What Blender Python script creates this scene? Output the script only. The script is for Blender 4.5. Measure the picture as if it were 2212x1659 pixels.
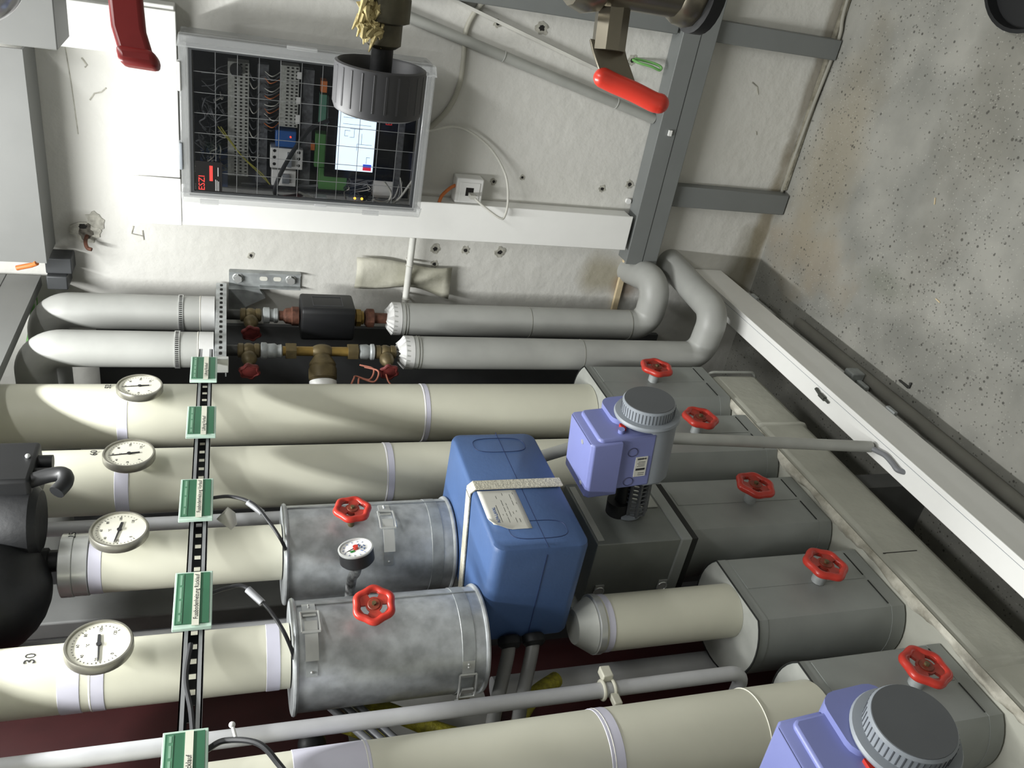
import bpy, bmesh, math, random
from mathutils import Vector, Matrix
for o in list(bpy.data.objects): bpy.data.objects.remove(o)
SC = bpy.context.scene; COL = SC.collection
random.seed(7)
V = Vector
# ------------------------------------------------------------------ camera
# the phone was turned on its side: world "up" points to the left edge of the frame
def add_camera():
    p = math.atan(614/1790.); a = math.radians(30.95)
    Fh = V((-math.sin(a), math.cos(a), 0)); R = V((math.cos(a), math.sin(a), 0)); Z = V((0, 0, 1))
    F = Fh*math.cos(p)-Z*math.sin(p); U = Fh*math.sin(p)+Z*math.cos(p)
    X, Y, B = -U, R, -F
    cd = bpy.data.cameras.new('camera'); c = bpy.data.objects.new('camera', cd); COL.objects.link(c)
    c.matrix_world = Matrix(((X.x, Y.x, B.x, 0), (X.y, Y.y, B.y, 0), (X.z, Y.z, B.z, 1.6), (0, 0, 0, 1)))
    cd.sensor_fit = 'HORIZONTAL'; cd.sensor_width = 36; cd.lens = 36*1790./2212; cd.clip_start = .02
    SC.camera = c
add_camera()
# ------------------------------------------------------------------ light
w = bpy.data.worlds.new('world'); SC.world = w; w.use_nodes = True
w.node_tree.nodes['Background'].inputs[0].default_value = (.9, .95, 1, 1)
w.node_tree.nodes['Background'].inputs[1].default_value = .02
SC.view_settings.view_transform = 'Standard'; SC.view_settings.look = 'None'
SC.view_settings.gamma = 1; SC.view_settings.use_curve_mapping = False
SC.view_settings.exposure = 0.42
def area(name, loc, sx, sy, power, col, rot=(0, 0, 0)):
    l = bpy.data.lights.new(name, 'AREA'); l.shape = 'RECTANGLE'; l.size = sx; l.size_y = sy
    l.energy = power; l.color = col
    o = bpy.data.objects.new(name, l); COL.objects.link(o); o.location = loc; o.rotation_euler = rot
    return o
area('tube_light_over_pipes', (-.74, 1.0, 2.50), .05, 1.25, 30, (.99, 1, .985))
area('tube_light_of_room', (.35, .8, 2.62), .16, 1.5, 14, (.99, 1, .985))
# ------------------------------------------------------------------ helpers
def lin(c):
    return tuple((x/255/12.92 if x/255 <= .04045 else ((x/255+.055)/1.055)**2.4) for x in c)+(1,)
MATS = {}
def mat(name, rgb, rough=.55, metal=0, var=.06, scale=12, bump=0, bscale=60, emit=0, alpha=1, spec=.5, rgb2=None, coord='Object', trans=0):
    if name in MATS: return MATS[name]
    m = bpy.data.materials.new(name); MATS[name] = m; m.use_nodes = True
    nt = m.node_tree; b = nt.nodes['Principled BSDF']
    b.inputs['Roughness'].default_value = rough; b.inputs['Metallic'].default_value = metal
    b.inputs['Specular IOR Level'].default_value = spec
    tc = nt.nodes.new('ShaderNodeTexCoord')
    n = nt.nodes.new('ShaderNodeTexNoise'); n.inputs['Scale'].default_value = scale; n.inputs['Detail'].default_value = 5
    nt.links.new(tc.outputs[coord], n.inputs['Vector'])
    mx = nt.nodes.new('ShaderNodeMix'); mx.data_type = 'RGBA'
    c = lin(rgb); c2 = lin(rgb2) if rgb2 else tuple(x*(1-var*2.2) for x in c[:3])+(1,)
    if not rgb2: c = tuple(min(1, x*(1+var)) for x in c[:3])+(1,)
    mx.inputs[6].default_value = c; mx.inputs[7].default_value = c2
    mr = nt.nodes.new('ShaderNodeMapRange'); mr.inputs[1].default_value = .35; mr.inputs[2].default_value = .68
    nt.links.new(n.outputs['Fac'], mr.inputs[0]); nt.links.new(mr.outputs[0], mx.inputs[0])
    nt.links.new(mx.outputs[2], b.inputs['Base Color'])
    if bump:
        n2 = nt.nodes.new('ShaderNodeTexNoise'); n2.inputs['Scale'].default_value = bscale; n2.inputs['Detail'].default_value = 4
        nt.links.new(tc.outputs[coord], n2.inputs['Vector'])
        bp = nt.nodes.new('ShaderNodeBump'); bp.inputs['Strength'].default_value = bump; bp.inputs['Distance'].default_value = .004
        nt.links.new(n2.outputs['Fac'], bp.inputs['Height']); nt.links.new(bp.outputs[0], b.inputs['Normal'])
    if emit:
        b.inputs['Emission Color'].default_value = lin(rgb); b.inputs['Emission Strength'].default_value = emit
    if alpha < 1: b.inputs['Alpha'].default_value = alpha
    if trans: b.inputs['Transmission Weight'].default_value = trans
    return m
CREAM = mat('cream_pvc_jacket', (207, 206, 189), .42, var=.03, scale=6)
PGREY = mat('grey_pvc_jacket', (164, 165, 161), .45, var=.05, scale=9)
TAPE = mat('lavender_tape', (205, 204, 218), .35, var=.02)
SEAM = mat('jacket_seam', (228, 226, 214), .4, var=.02)
GALV = mat('galvanised_sheet', (188, 192, 194), .36, .4, var=.13, scale=38, bump=.05)
GALVD = mat('dull_zinc', (162, 166, 166), .5, .3, var=.15, scale=30)
SHEET = mat('grey_painted_sheet', (148, 152, 149), .5, .2, var=.06, scale=7)
SHEETL = mat('pale_sheet_end', (176, 178, 172), .5, .15, var=.08, scale=16)
SHEETD = mat('dark_joint', (28, 30, 29), .7)
STEEL = mat('bright_steel', (214, 216, 214), .28, .6, var=.08)
TRUNKW = mat('white_trunking', (240, 240, 237), .4, var=.01)
TRUNKG = mat('grey_trunking', (116, 119, 118), .5, var=.02)
TRAY = mat('grey_tray_paint', (118, 119, 117), .5, var=.02)
RED = mat('red_enamel', (190, 56, 44), .3, var=.06, scale=30)
REDD = mat('worn_red_rim', (140, 60, 40), .5, var=.2, scale=60)
BRASS = mat('dull_brass', (104, 92, 64), .5, .45, var=.15, scale=40)
BRASSB = mat('bright_brass', (150, 124, 66), .4, .6, var=.1, scale=40)
RUST = mat('rusty_copper', (96, 62, 48), .65, .3, var=.25, scale=60, bump=.3)
BLACK = mat('black_plastic', (22, 23, 25), .5, var=.1)
BLACKM = mat('black_casting', (24, 25, 27), .55, .2, var=.15, scale=25, bump=.2)
BLUE = mat('blue_foam_shell', (70, 96, 140), .45, var=.07, scale=7, bump=.08, bscale=140)
VIOLET = mat('violet_housing', (124, 131, 184), .38, var=.02)
GREYP = mat('grey_plastic', (142, 148, 155), .42, var=.03)
DGREYP = mat('dark_grey_plastic', (92, 95, 98), .45, var=.03)
MANI = mat('plastered_insulation', (184, 184, 172), .8, scale=5, rgb2=(164, 164, 154), bump=.4, bscale=45)
PLAST = mat('rough_plaster_fillet', (214, 211, 198), .9, scale=25, rgb2=(150, 146, 132), bump=1.0, bscale=70)
WHITE = mat('white_plastic', (232, 232, 230), .35, var=.01)
PAPER = mat('white_paper', (216, 215, 205), .7, var=.03)
INK = mat('black_ink', (40, 40, 42), .7, var=0)
INKB = mat('blue_ink', (40, 80, 140), .7, var=0)
DIAL = mat('dial_cream', (240, 238, 222), .5, var=.01)
DGREEN = mat('dark_green_card', (52, 104, 76), .45, var=.06, scale=10)
PGREEN = mat('pale_green_print', (130, 170, 145), .5, var=.05)
CLEARG = mat('clear_holder_edge', (190, 215, 200), .2, var=.02)
CABLEB = mat('black_cable', (44, 45, 48), .45, var=.05)
CABLEW = mat('pale_cable', (205, 204, 196), .45, var=.03)
CABLEG = mat('grey_cable', (120, 122, 126), .45, var=.03)
ORANGE = mat('orange_cable', (206, 116, 58), .5, var=.05)
COPPERW = mat('copper_red_cable', (176, 108, 88), .5, var=.05)
GREENC = mat('green_cable', (112, 168, 96), .5, var=.06)
YELLOWH = mat('yellow_braided_hose', (176, 168, 52), .6, scale=90, rgb2=(120, 114, 40), bump=.6, bscale=220)
DRED = mat('dark_red_tank_paint', (58, 20, 22), .5, var=.1)
GREYF = mat('grey_frame_steel', (112, 113, 112), .6, .2, var=.08)
HOLE = mat('drill_hole_dark', (30, 28, 26), .95, var=0)
CHIP = mat('chipped_plaster', (172, 170, 160), .95, var=.15, scale=80, bump=.8)
WOOD = mat('pale_wood', (214, 196, 160), .6, var=.08, scale=30)
HEMP = mat('hemp_fibre', (198, 182, 130), .9, var=.15, scale=60, bump=1)
FOIL = mat('crumpled_foil', (214, 214, 220), .25, .8, var=.1, scale=14, bump=.8, bscale=18)

TH = {}; CACHE = {}
class MB:
    def __init__(s): s.v = []; s.f = []
    def add(s, vs, fs):
        n = len(s.v); s.v += [tuple(v) for v in vs]; s.f += [tuple(i+n for i in f) for f in fs]; return s
    def box(s, a, b, M=None):
        x0, y0, z0 = a; x1, y1, z1 = b
        vs = [V((x, y, z)) for x in (x0, x1) for y in (y0, y1) for z in (z0, z1)]
        if M: vs = [M @ v for v in vs]
        return s.add(vs, [(0, 1, 3, 2), (4, 6, 7, 5), (0, 4, 5, 1), (2, 3, 7, 6), (0, 2, 6, 4), (1, 5, 7, 3)])
    def rbox(s, a, b, r=.006, axis=0, n=4, chamf=None):
        # box with rounded corners in the plane perpendicular to axis
        o = [i for i in range(3) if i != axis]
        lo = [a[o[0]], a[o[1]]]; hi = [b[o[0]], b[o[1]]]
        poly = []
        for (cx, cy, t0) in ((hi[0]-r, hi[1]-r, 0), (lo[0]+r, hi[1]-r, 90), (lo[0]+r, lo[1]+r, 180), (hi[0]-r, lo[1]+r, 270)):
            for k in range(n+1):
                t = math.radians(t0+90*k/n); poly.append((cx+r*math.cos(t), cy+r*math.sin(t)))
        return s.prism(poly, axis, a[axis], b[axis], chamf)
    def prism(s, poly, axis, h0, h1, chamf=None):
        def P(p, h):
            q = [p[0], p[1]]; q.insert(axis, h); return V(q)
        cx = sum(p[0] for p in poly)/len(poly); cy = sum(p[1] for p in poly)/len(poly)
        rings = [(h0, 0), (h1, 0)]
        if chamf: rings = [(h0, chamf), (h0+chamf*.3, chamf*.3), (h0+chamf, 0), (h1-chamf, 0), (h1-chamf*.3, chamf*.3), (h1, chamf)]
        vs = []
        n = len(poly)
        for h, ins in rings:
            for p in poly:
                d = math.hypot(p[0]-cx, p[1]-cy) or 1
                k = 1-ins/d
                vs.append(P((cx+(p[0]-cx)*k, cy+(p[1]-cy)*k), h))
        fs = []
        for r in range(len(rings)-1):
            for i in range(n):
                j = (i+1) % n
                fs.append((r*n+i, r*n+j, (r+1)*n+j, (r+1)*n+i))
        fs.append(tuple(range(n))[::-1]); fs.append(tuple(range((len(rings)-1)*n, len(rings)*n)))
        return s.add(vs, fs)
    def lathe(s, prof, origin=(0, 0, 0), axis=(0, 0, 1), seg=32, closed=True):
        a = V(axis).normalized(); q = V((0, 0, 1)).rotation_difference(a).to_matrix(); o = V(origin)
        n = len(prof); vs = []
        for r, h in prof:
            for k in range(seg):
                t = 2*math.pi*k/seg; vs.append(o+q @ V((r*math.cos(t), r*math.sin(t), h)))
        fs = []
        for i in range(n-1):
            for k in range(seg):
                l = (k+1) % seg; fs.append((i*seg+k, i*seg+l, (i+1)*seg+l, (i+1)*seg+k))
        if closed:
            fs.append(tuple(range(seg))[::-1]); fs.append(tuple(range((n-1)*seg, n*seg)))
        return s.add(vs, fs)
    def cyl(s, p0, p1, r, r1=None, seg=24, bev=0):
        p0 = V(p0); p1 = V(p1); L = (p1-p0).length; r1 = r if r1 is None else r1
        pr = [(r, 0), (r1, L)] if not bev else [(r-bev, 0), (r, bev), (r1, L-bev), (r1-bev, L)]
        return s.lathe(pr, p0, p1-p0, seg)
    def hexa(s, p0, p1, r, seg=6): return s.cyl(p0, p1, r, seg=seg)
    def tube(s, pts, r, seg=10, cap=True):
        pts = [V(p) for p in pts]; n = len(pts); vs = []; up = None
        rr = r if isinstance(r, (list, tuple)) else [r]*n
        for i, p in enumerate(pts):
            t = (pts[min(i+1, n-1)]-pts[max(i-1, 0)]).normalized()
            if up is None:
                up = t.orthogonal().normalized()
            else:
                up = (up-t*up.dot(t)).normalized()
            b = t.cross(up)
            for k in range(seg):
                a = 2*math.pi*k/seg; vs.append(p+(up*math.cos(a)+b*math.sin(a))*rr[i])
        fs = []
        for i in range(n-1):
            for k in range(seg):
                l = (k+1) % seg; fs.append((i*seg+k, i*seg+l, (i+1)*seg+l, (i+1)*seg+k))
        if cap: fs.append(tuple(range(seg))[::-1]); fs.append(tuple(range((n-1)*seg, n*seg)))
        return s.add(vs, fs)
    def ring(s, c, axis, R, r, seg=40, ts=8, shape=None):
        a = V(axis).normalized(); q = V((0, 0, 1)).rotation_difference(a).to_matrix(); o = V(c); vs = []
        for k in range(seg):
            t = 2*math.pi*k/seg; f = shape(t) if shape else 1
            for j in range(ts):
                u = 2*math.pi*j/ts; rad = R*f+r*math.cos(u)
                vs.append(o+q @ V((rad*math.cos(t), rad*math.sin(t), r*math.sin(u))))
        fs = [(k*ts+j, ((k+1) % seg)*ts+j, ((k+1) % seg)*ts+(j+1) % ts, k*ts+(j+1) % ts) for k in range(seg) for j in range(ts)]
        return s.add(vs, fs)
    def sphere(s, c, r, sc=(1, 1, 1), seg=24, rings=14):
        pr = []
        vs = []; c = V(c)
        for i in range(rings+1):
            ph = math.pi*i/rings
            for k in range(seg):
                t = 2*math.pi*k/seg
                vs.append(c+V((r*sc[0]*math.sin(ph)*math.cos(t), r*sc[1]*math.sin(ph)*math.sin(t), r*sc[2]*math.cos(ph))))
        fs = [(i*seg+k, (i+1)*seg+k, (i+1)*seg+(k+1) % seg, i*seg+(k+1) % seg) for i in range(rings) for k in range(seg)]
        return s.add(vs, fs)
    def build(s, name, m, parent=None, bevel=0, key=None):
        me = bpy.data.meshes.new(name)
        vs = s.v
        if parent is not None and parent.name in TH:
            l = TH[parent.name]; vs = [(v[0]-l[0], v[1]-l[1], v[2]-l[2]) for v in vs]
        me.from_pydata(vs, [], s.f); me.update()
        bm = bmesh.new(); bm.from_mesh(me)
        bmesh.ops.remove_doubles(bm, verts=bm.verts, dist=1e-6)
        bmesh.ops.recalc_face_normals(bm, faces=bm.faces)
        bm.to_mesh(me); bm.free()
        me.polygons.foreach_set('use_smooth', [True]*len(me.polygons))
        me.set_sharp_from_angle(angle=math.radians(38))
        me.materials.append(m)
        o = bpy.data.objects.new(name, me); COL.objects.link(o)
        if parent is not None:
            o.parent = parent
            if parent.name in TH: TH[o.name] = TH[parent.name]
        if bevel:
            b = o.modifiers.new('bevel', 'BEVEL'); b.width = bevel; b.segments = 3; b.limit_method = 'ANGLE'; b.angle_limit = math.radians(40)
        return o
def tag(o, label, cat, group=None):
    o['label'] = label; o['category'] = cat
    if group: o['group'] = group
    return o
def thing(name, label, cat, loc=(0, 0, 0), group=None, world=True):
    o = bpy.data.objects.new(name, None); COL.objects.link(o); o.location = loc; o.empty_display_size = .02
    if world: TH[o.name] = tuple(loc)
    return tag(o, label, cat, group)
def struct(o): o['kind'] = 'structure'; return o
def dup(root, loc, label, rot=None):
    def cp(o, par):
        c = o.copy(); COL.objects.link(c); c.parent = par
        for ch in o.children: cp(ch, c)
        return c
    r = cp(root, None); r.location = loc; r['label'] = label
    if rot is not None: r.rotation_euler = rot
    return r
def fillet(pts, rad, n=7):
    pts = [V(p) for p in pts]; out = [pts[0]]
    for i in range(1, len(pts)-1):
        a, b, c = pts[i-1], pts[i], pts[i+1]
        u = (a-b).normalized(); v = (c-b).normalized(); ang = u.angle(v)
        if ang > 3.05: out.append(b); continue
        d = min(rad/math.tan(ang/2), (a-b).length*.49, (c-b).length*.49); r = d*math.tan(ang/2)
        ctr = b+(u+v).normalized()*(r/math.sin(ang/2)); s0 = b+u*d-ctr; s1 = b+v*d-ctr
        for k in range(n+1):
            out.append(ctr+s0.normalized().slerp(s1.normalized(), k/n)*r)
    out.append(pts[-1]); return out
def smooth(pts, n=8):
    P = [V(p) for p in pts]; P = [P[0]*2-P[1]]+P+[P[-1]*2-P[-2]]; out = []
    for i in range(1, len(P)-2):
        for k in range(n):
            t = k/n; a, b, c, d = P[i-1:i+3]
            out.append(.5*((2*b)+(c-a)*t+(2*a-5*b+4*c-d)*t*t+(3*b-a-3*c+d)*t**3))
    out.append(P[-2]); return out
def text(s, name, m, parent, loc, size, facing='X', ax='LEFT', spin=0, ext=.0003, bold=False, sx=1):
    cu = bpy.data.curves.new('t', 'FONT'); cu.body = s; cu.size = size; cu.extrude = ext; cu.align_x = ax; cu.align_y = 'CENTER'
    cu.resolution_u = 2
    if bold: cu.offset = size*.018
    o = bpy.data.objects.new('t', cu); COL.objects.link(o)
    dg = bpy.context.evaluated_depsgraph_get(); me = bpy.data.meshes.new_from_object(o.evaluated_get(dg))
    bpy.data.objects.remove(o)
    # x -> right, y -> up, z -> outward
    base = {'X': Matrix(((0, 0, 1), (1, 0, 0), (0, 1, 0))), 'Y': Matrix(((1, 0, 0), (0, 0, -1), (0, 1, 0))), 'Z': Matrix.Identity(3), 'XD': None}[facing]
    M = base @ Matrix.Rotation(spin, 3, 'Z') @ Matrix.Diagonal((sx, 1, 1))
    l = TH.get(parent.name, (0, 0, 0)) if parent else (0, 0, 0)
    me.transform(Matrix.Translation(V(loc)-V(l)) @ M.to_4x4())
    me.materials.clear(); me.materials.append(m); me.name = name
    ob = bpy.data.objects.new(name, me); COL.objects.link(ob); ob.parent = parent
    if parent and parent.name in TH: TH[ob.name] = TH[parent.name]
    return ob
D = 2.117
# ================================================================== SETTING
def stain_mat(name, base, base2, rough, bump, bscale, stains, speck=None, nscale=4, bdist=.004):
    m = bpy.data.materials.new(name); m.use_nodes = True; nt = m.node_tree; b = nt.nodes['Principled BSDF']
    L = nt.links.new; N = nt.nodes.new
    b.inputs['Roughness'].default_value = rough; b.inputs['Specular IOR Level'].default_value = .3
    tc = N('ShaderNodeTexCoord')
    def noise(sc, det=5, vec=None):
        n = N('ShaderNodeTexNoise'); n.inputs['Scale'].default_value = sc; n.inputs['Detail'].default_value = det
        L(vec or tc.outputs['Object'], n.inputs['Vector']); return n
    def rng(src, a, c, lo=0, hi=1):
        r = N('ShaderNodeMapRange'); r.inputs[1].default_value = a; r.inputs[2].default_value = c
        r.inputs[3].default_value = lo; r.inputs[4].default_value = hi; L(src, r.inputs[0]); return r.outputs[0]
    def mix(f, A, B):
        x = N('ShaderNodeMix'); x.data_type = 'RGBA'
        for s, q in ((0, f), (6, A), (7, B)):
            if isinstance(q, tuple): x.inputs[s].default_value = q
            else: L(q, x.inputs[s])
        return x.outputs[2]
    c = mix(rng(noise(nscale).outputs['Fac'], .35, .65), lin(base), lin(base2))
    dn = noise(9, 6)
    for (ctr, rad, col, amt, wob) in stains:
        mp = N('ShaderNodeMapping'); mp.vector_type = 'POINT'
        sc = V((1/rad[0], 1/rad[1], 1/rad[2]))
        mp.inputs['Location'].default_value = (-ctr[0]*sc.x, -ctr[1]*sc.y, -ctr[2]*sc.z); mp.inputs['Scale'].default_value = sc
        L(tc.outputs['Object'], mp.inputs['Vector'])
        ln = N('ShaderNodeVectorMath'); ln.operation = 'LENGTH'; L(mp.outputs[0], ln.inputs[0])
        ad = N('ShaderNodeMath'); ad.operation = 'MULTIPLY_ADD'; L(dn.outputs['Fac'], ad.inputs[0]); ad.inputs[1].default_value = wob; L(ln.outputs['Value'], ad.inputs[2])
        c = mix(rng(ad.outputs[0], .45+wob*.5, 1.15+wob*.5, amt, 0), c, lin(col))
    if speck:
        for sc, thr, col, amt, dens in speck:
            vo = N('ShaderNodeTexVoronoi'); vo.inputs['Scale'].default_value = sc; L(tc.outputs['Object'], vo.inputs['Vector'])
            f = rng(vo.outputs['Distance'], thr*.6, thr, amt, 0)
            sp_ = N('ShaderNodeSeparateColor'); L(vo.outputs['Color'], sp_.inputs[0])
            cm = N('ShaderNodeMath'); cm.operation = 'ADD'; L(sp_.outputs[0], cm.inputs[0]); L(rng(noise(2.6, 3).outputs['Fac'], .35, .65, -.35, .25), cm.inputs[1])
            g = N('ShaderNodeMath'); g.operation = 'MULTIPLY'; L(f, g.inputs[0]); L(rng(cm.outputs[0], 1-dens, 1-dens+.02), g.inputs[1])
            c = mix(g.outputs[0], c, lin(col))
    L(c, b.inputs['Base Color'])
    n1 = noise(bscale, 6); bp = N('ShaderNodeBump'); bp.inputs['Strength'].default_value = bump; bp.inputs['Distance'].default_value = bdist
    L(n1.outputs['Fac'], bp.inputs['Height']); L(bp.outputs[0], b.inputs['Normal'])
    return m
WALLM = stain_mat('painted_plaster', (215, 214, 209), (206, 205, 199), .75, .55, 26, [
    ((-.885, D, .53), (.075, .2, .085), (158, 150, 126), .75, 1.2), ((-.92, D, .45), (.05, .2, .05), (128, 96, 60), .6, .8),
    ((-.70, D, .03), (.30, .2, .03), (150, 140, 118), .8, 1.2), ((-.2, D, .025), (.5, .2, .025), (128, 120, 104), .7, 1.5),
    ((-.83, D, 1.93), (.042, .2, .05), (168, 166, 158), .9, 1.6), ((-.87, D, .06), (.16, .2, .06), (118, 112, 90), .7, 1)], nscale=3, bdist=.006)
FLOORM = stain_mat('screed_floor', (157, 156, 149), (134, 134, 128), .75, .35, 40, [
    ((-.72, 1.92, 0), (.10, .22, .2), (146, 132, 110), .45, 2.0), ((-.45, 1.95, 0), (.35, .12, .2), (150, 140, 118), .5, .8),
    ((-.15, 1.5, 0), (.3, .12, .2), (112, 110, 100), .5, 1.6), ((-.5, 1.5, 0), (.2, .08, .2), (120, 118, 110), .35, 1.6), ((-.66, 1.6, 0), (.05, .09, .2), (120, 122, 112), .7, 1.2)],
    speck=[(110, .28, (80, 78, 74), .75, .5), (60, .24, (66, 64, 60), .8, .28), (34, .16, (70, 68, 62), .8, .2), (150, .3, (180, 178, 170), .5, .35)], nscale=7)
DARKWALL = mat('dark_grey_wall', (72, 72, 74), .8, var=.06, scale=3)
struct(MB().box((-1.7, -1.2, -.05), (1.9, D+.1, 0)).build('floor', FLOORM))
wb = struct(MB().box((-1.7, D, 0), (1.9, D+.1, 2.7)).build('wall_back', WALLM))
struct(MB().box((-1.7, -1.2, 0), (-1.6, D, 2.7)).build('wall_left', DARKWALL))
struct(MB().box((1.8, -1.2, 0), (1.9, D, 2.7)).build('wall_right', mat('room_paint', (205, 204, 198), .8)))
struct(MB().box((-1.6, -1.3, 0), (1.8, -1.2, 2.7)).build('wall_near', MATS['room_paint']))
struct(MB().box((-1.7, -1.3, 2.7), (1.9, D+.1, 2.8)).build('ceiling', MATS['room_paint']))
def blotch(c, r, m, name, parent, depth=.002, seed=0, sx=1, sz=1, y=None, n=18):
    rnd = random.Random(seed); y = y or D
    pts = []
    for k in range(n):
        t = 2*math.pi*k/n; q = r*(.75+.5*rnd.random()); pts.append((c[0]+q*sx*math.cos(t), c[1]+q*sz*math.sin(t)))
    return MB().prism(pts, 1, y-depth, y+.001).build(name, m, parent)
for i, (x, z, r) in enumerate([(-.832, 1.056, .0075), (-.831, .969, .0065), (-.832, .867, .0085), (-.877, 1.053, .006), (-.878, 1.543, .005), (-.63, .919, .005),
                        (-.612, .84, .004), (-.625, .598, .006), (-.605, .516, .007), (-.236, .973, .006), (-.232, .858, .009), (-.277, .594, .007)]):
    blotch((x, z), r*1.8, CHIP, 'chipped_ring', wb, .0012, i); blotch((x, z), r*.8, HOLE, 'drill_hole', wb, .0018, i+40)
blotch((-.837, 1.925), .03, CHIP, 'plaster_patch', wb, .003, 5, .8, 1.1)
blotch((-.81, 1.905), .022, CHIP, 'plaster_patch', wb, .002, 9, 1.3, .9)
DK = mat('dirty_plaster_core', (104, 100, 92), .95, scale=90, rgb2=(64, 60, 54), bump=1.2)
blotch((-.838, 1.927), .019, DK, 'plaster_core', wb, .0045, 11, 1.1, .8)
blotch((-.822, 1.932), .007, HOLE, 'plaster_core', wb, .005, 12, .8, 1.5)
o = MB().tube(smooth([(-.845, D+.005, 1.925), (-.85, D-.03, 1.925), (-.86, D-.045, 1.92), (-.862, D-.05, 1.91)]), .0045).build('wall_hook', RUST)
tag(o, 'small rusty bent hook sticking out of the broken plaster patch', 'hook')
for i, pts in enumerate([[(-.43, 1.905), (-.445, 1.895), (-.45, 1.9)], [(-.49, 1.86), (-.50, 1.87), (-.505, 1.885), (-.52, 1.895)], [(-.35, 1.94), (-.42, 1.935), (-.49, 1.93), (-.60, 1.925)],
                         [(-.815, 1.82), (-.835, 1.825), (-.84, 1.80), (-.825, 1.80), (-.85, 1.798)], [(-.235, 1.60), (-.215, 1.597), (-.205, 1.615), (-.222, 1.632), (-.238, 1.64)],
                         [(-.29, .22), (-.3, .2), (-.32, .19)], [(-.42, .16), (-.43, .155)]]):
    MB().tube([(x, D-.0005, z) for x, z in pts], .0011 if i == 2 else (.004 if i == 4 else .0018), 6).build('wall_scratch', HOLE if i == 4 else CHIP, wb)
# skirting strip / loose cable along the foot of the back wall
o = MB().tube(smooth([(.3, D-.012, .012), (-.05, D-.014, .012), (-.15, D-.03, .010), (-.35, D-.018, .012), (-.59, D-.008, .012)]), .005).build('floor_cable', mat('dusty_cable', (150, 148, 138), .7))
tag(o, 'thin dusty cable lying along the foot of the white wall', 'cable')
MB().box((-.58, D-.018, 0), (.3, D, .016)).build('mortar_fillet', mat('old_mortar', (150, 146, 132), .95, scale=30, rgb2=(110, 106, 92), bump=1.5, bscale=60), wb, bevel=.005)
# ================================================================== CABLE TRAYS (top left)
t = thing('cable_tray', 'grey sheet cable tray running along the top of the white wall', 'cable tray', (-.4, D-.06, 2.0))
MB().box((-.87, D-.125, 1.995), (-.402, D-.12, 2.12)).build('side_plate', TRAY, t)
MB().box((-.87, D-.12, 1.995), (-.402, D-.004, 2.0)).build('bottom_plate', TRAY, t)
t = thing('cable_tray', 'grey sheet cable tray running over the elbows of the pipes', 'cable tray', (-.9, 1.5, 2.0))
MB().box((-.955, -.4, 2.032), (-.950, 2.10, 2.22)).build('side_plate', TRAY, t)
MB().box((-.976, -.4, 2.032), (-.955, 2.10, 2.036)).build('bottom_lip', TRAY, t)
MB().box((-.9502, -.4, 2.105), (-.9494, 2.10, 2.1065)).build('fold_line', SHEETD, t)
o = MB().box((-.925, D-.06, 1.955), (-.885, D-.002, 2.012)).box((-.96, D-.075, 1.965), (-.925, D-.004, 2.01)).build('tray_bracket', mat('dark_bracket', (70, 72, 74), .5, .3), bevel=.003)
tag(o, 'dark grey metal bracket under the corner of the cable trays', 'bracket')
for i, (dx, m, lb) in enumerate([(0, GREENC, 'green cable, front of the three drooping from the tray over the elbow'), (.02, CABLEW, 'pale cable drooping from the tray between two green ones'), (.036, GREENC, 'green cable drooping from the tray closest to the white wall')]):
    o = MB().tube(smooth([(-.96, 2.035+dx, 2.09), (-.985, 2.04+dx, 2.05), (-1.03, 2.036+dx, 2.048), (-1.09, 2.03+dx, 2.06), (-1.2, 2.03+dx, 2.09)]), .0055).build('drooping_cable', m)
    tag(o, lb, 'cable', 'cables drooping from the corner of the tray')
o = MB().tube([(-.87, 1.992, 2.015), (-.88, 2.0, 2.03), (-.89, 2.004, 2.06)], .006).build('orange_cable', ORANGE); tag(o, 'short glimpse of orange cable in the gap between the two trays', 'cable')
# ================================================================== WHITE DUCTS
def duct(name, label, a, b, m=None, lid=None):
    t = thing(name, label, 'cable duct', ((a[0]+b[0])/2, b[1], a[2]))
    MB().box(a, b).build('duct_base', m or TRUNKW, t, bevel=.0025)
    if lid: MB().box(*lid).build('lid', m or TRUNKW, t, bevel=.002)
    return t
t = duct('cable_duct', 'wide white duct running level behind and above the control cabinet', (-.666, D-.055, 1.709), (-.29, D-.001, 1.803), lid=((-.666, D-.060, 1.706), (-.30, D-.055, 1.806)))
t = duct('cable_duct', 'white duct dropping straight down from beside the cabinet to the grey duct', (-.777, D-.055, .512), (-.683, D-.001, 1.803), lid=((-.782, D-.060, .510), (-.680, D-.055, 1.704)))
MB().box((-.784, D-.061, 1.705), (-.668, D-.0545, 1.808)).build('corner_cover', TRUNKW, t, bevel=.002)
t = duct('cable_duct', 'white duct rising to the ceiling behind the red lever', (-.396, D-.055, 1.810), (-.31, D-.001, 2.68), lid=((-.40, D-.060, 1.808), (-.305, D-.055, 2.68)))
t = duct('grey_cable_duct', 'grey duct running level across the white wall below the cabinet', (-.82, D-.06, .402), (.6, D-.001, .498), TRUNKG, lid=((-.823, D-.063, .400), (.6, D-.058, .500)))
MB().box((-.82, D-.063, .448), (.6, D-.0638, .449)).build('lid_edge', SHEETD, t)
t = duct('grey_cable_duct', 'grey duct standing upright on the level duct at the right', (-.195, D-.045, .506), (-.10, D-.001, 2.68), TRUNKG)
t = duct('grey_cable_duct', 'grey duct leg down to the floor below the upright grey duct', (-.20, D-.04, .004), (-.147, D-.001, .396), TRUNKG)
t = duct('grey_cable_duct', 'grey duct leg down to the floor nearer the pipes', (-.648, D-.04, .004), (-.587, D-.001, .396), TRUNKG)
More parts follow.
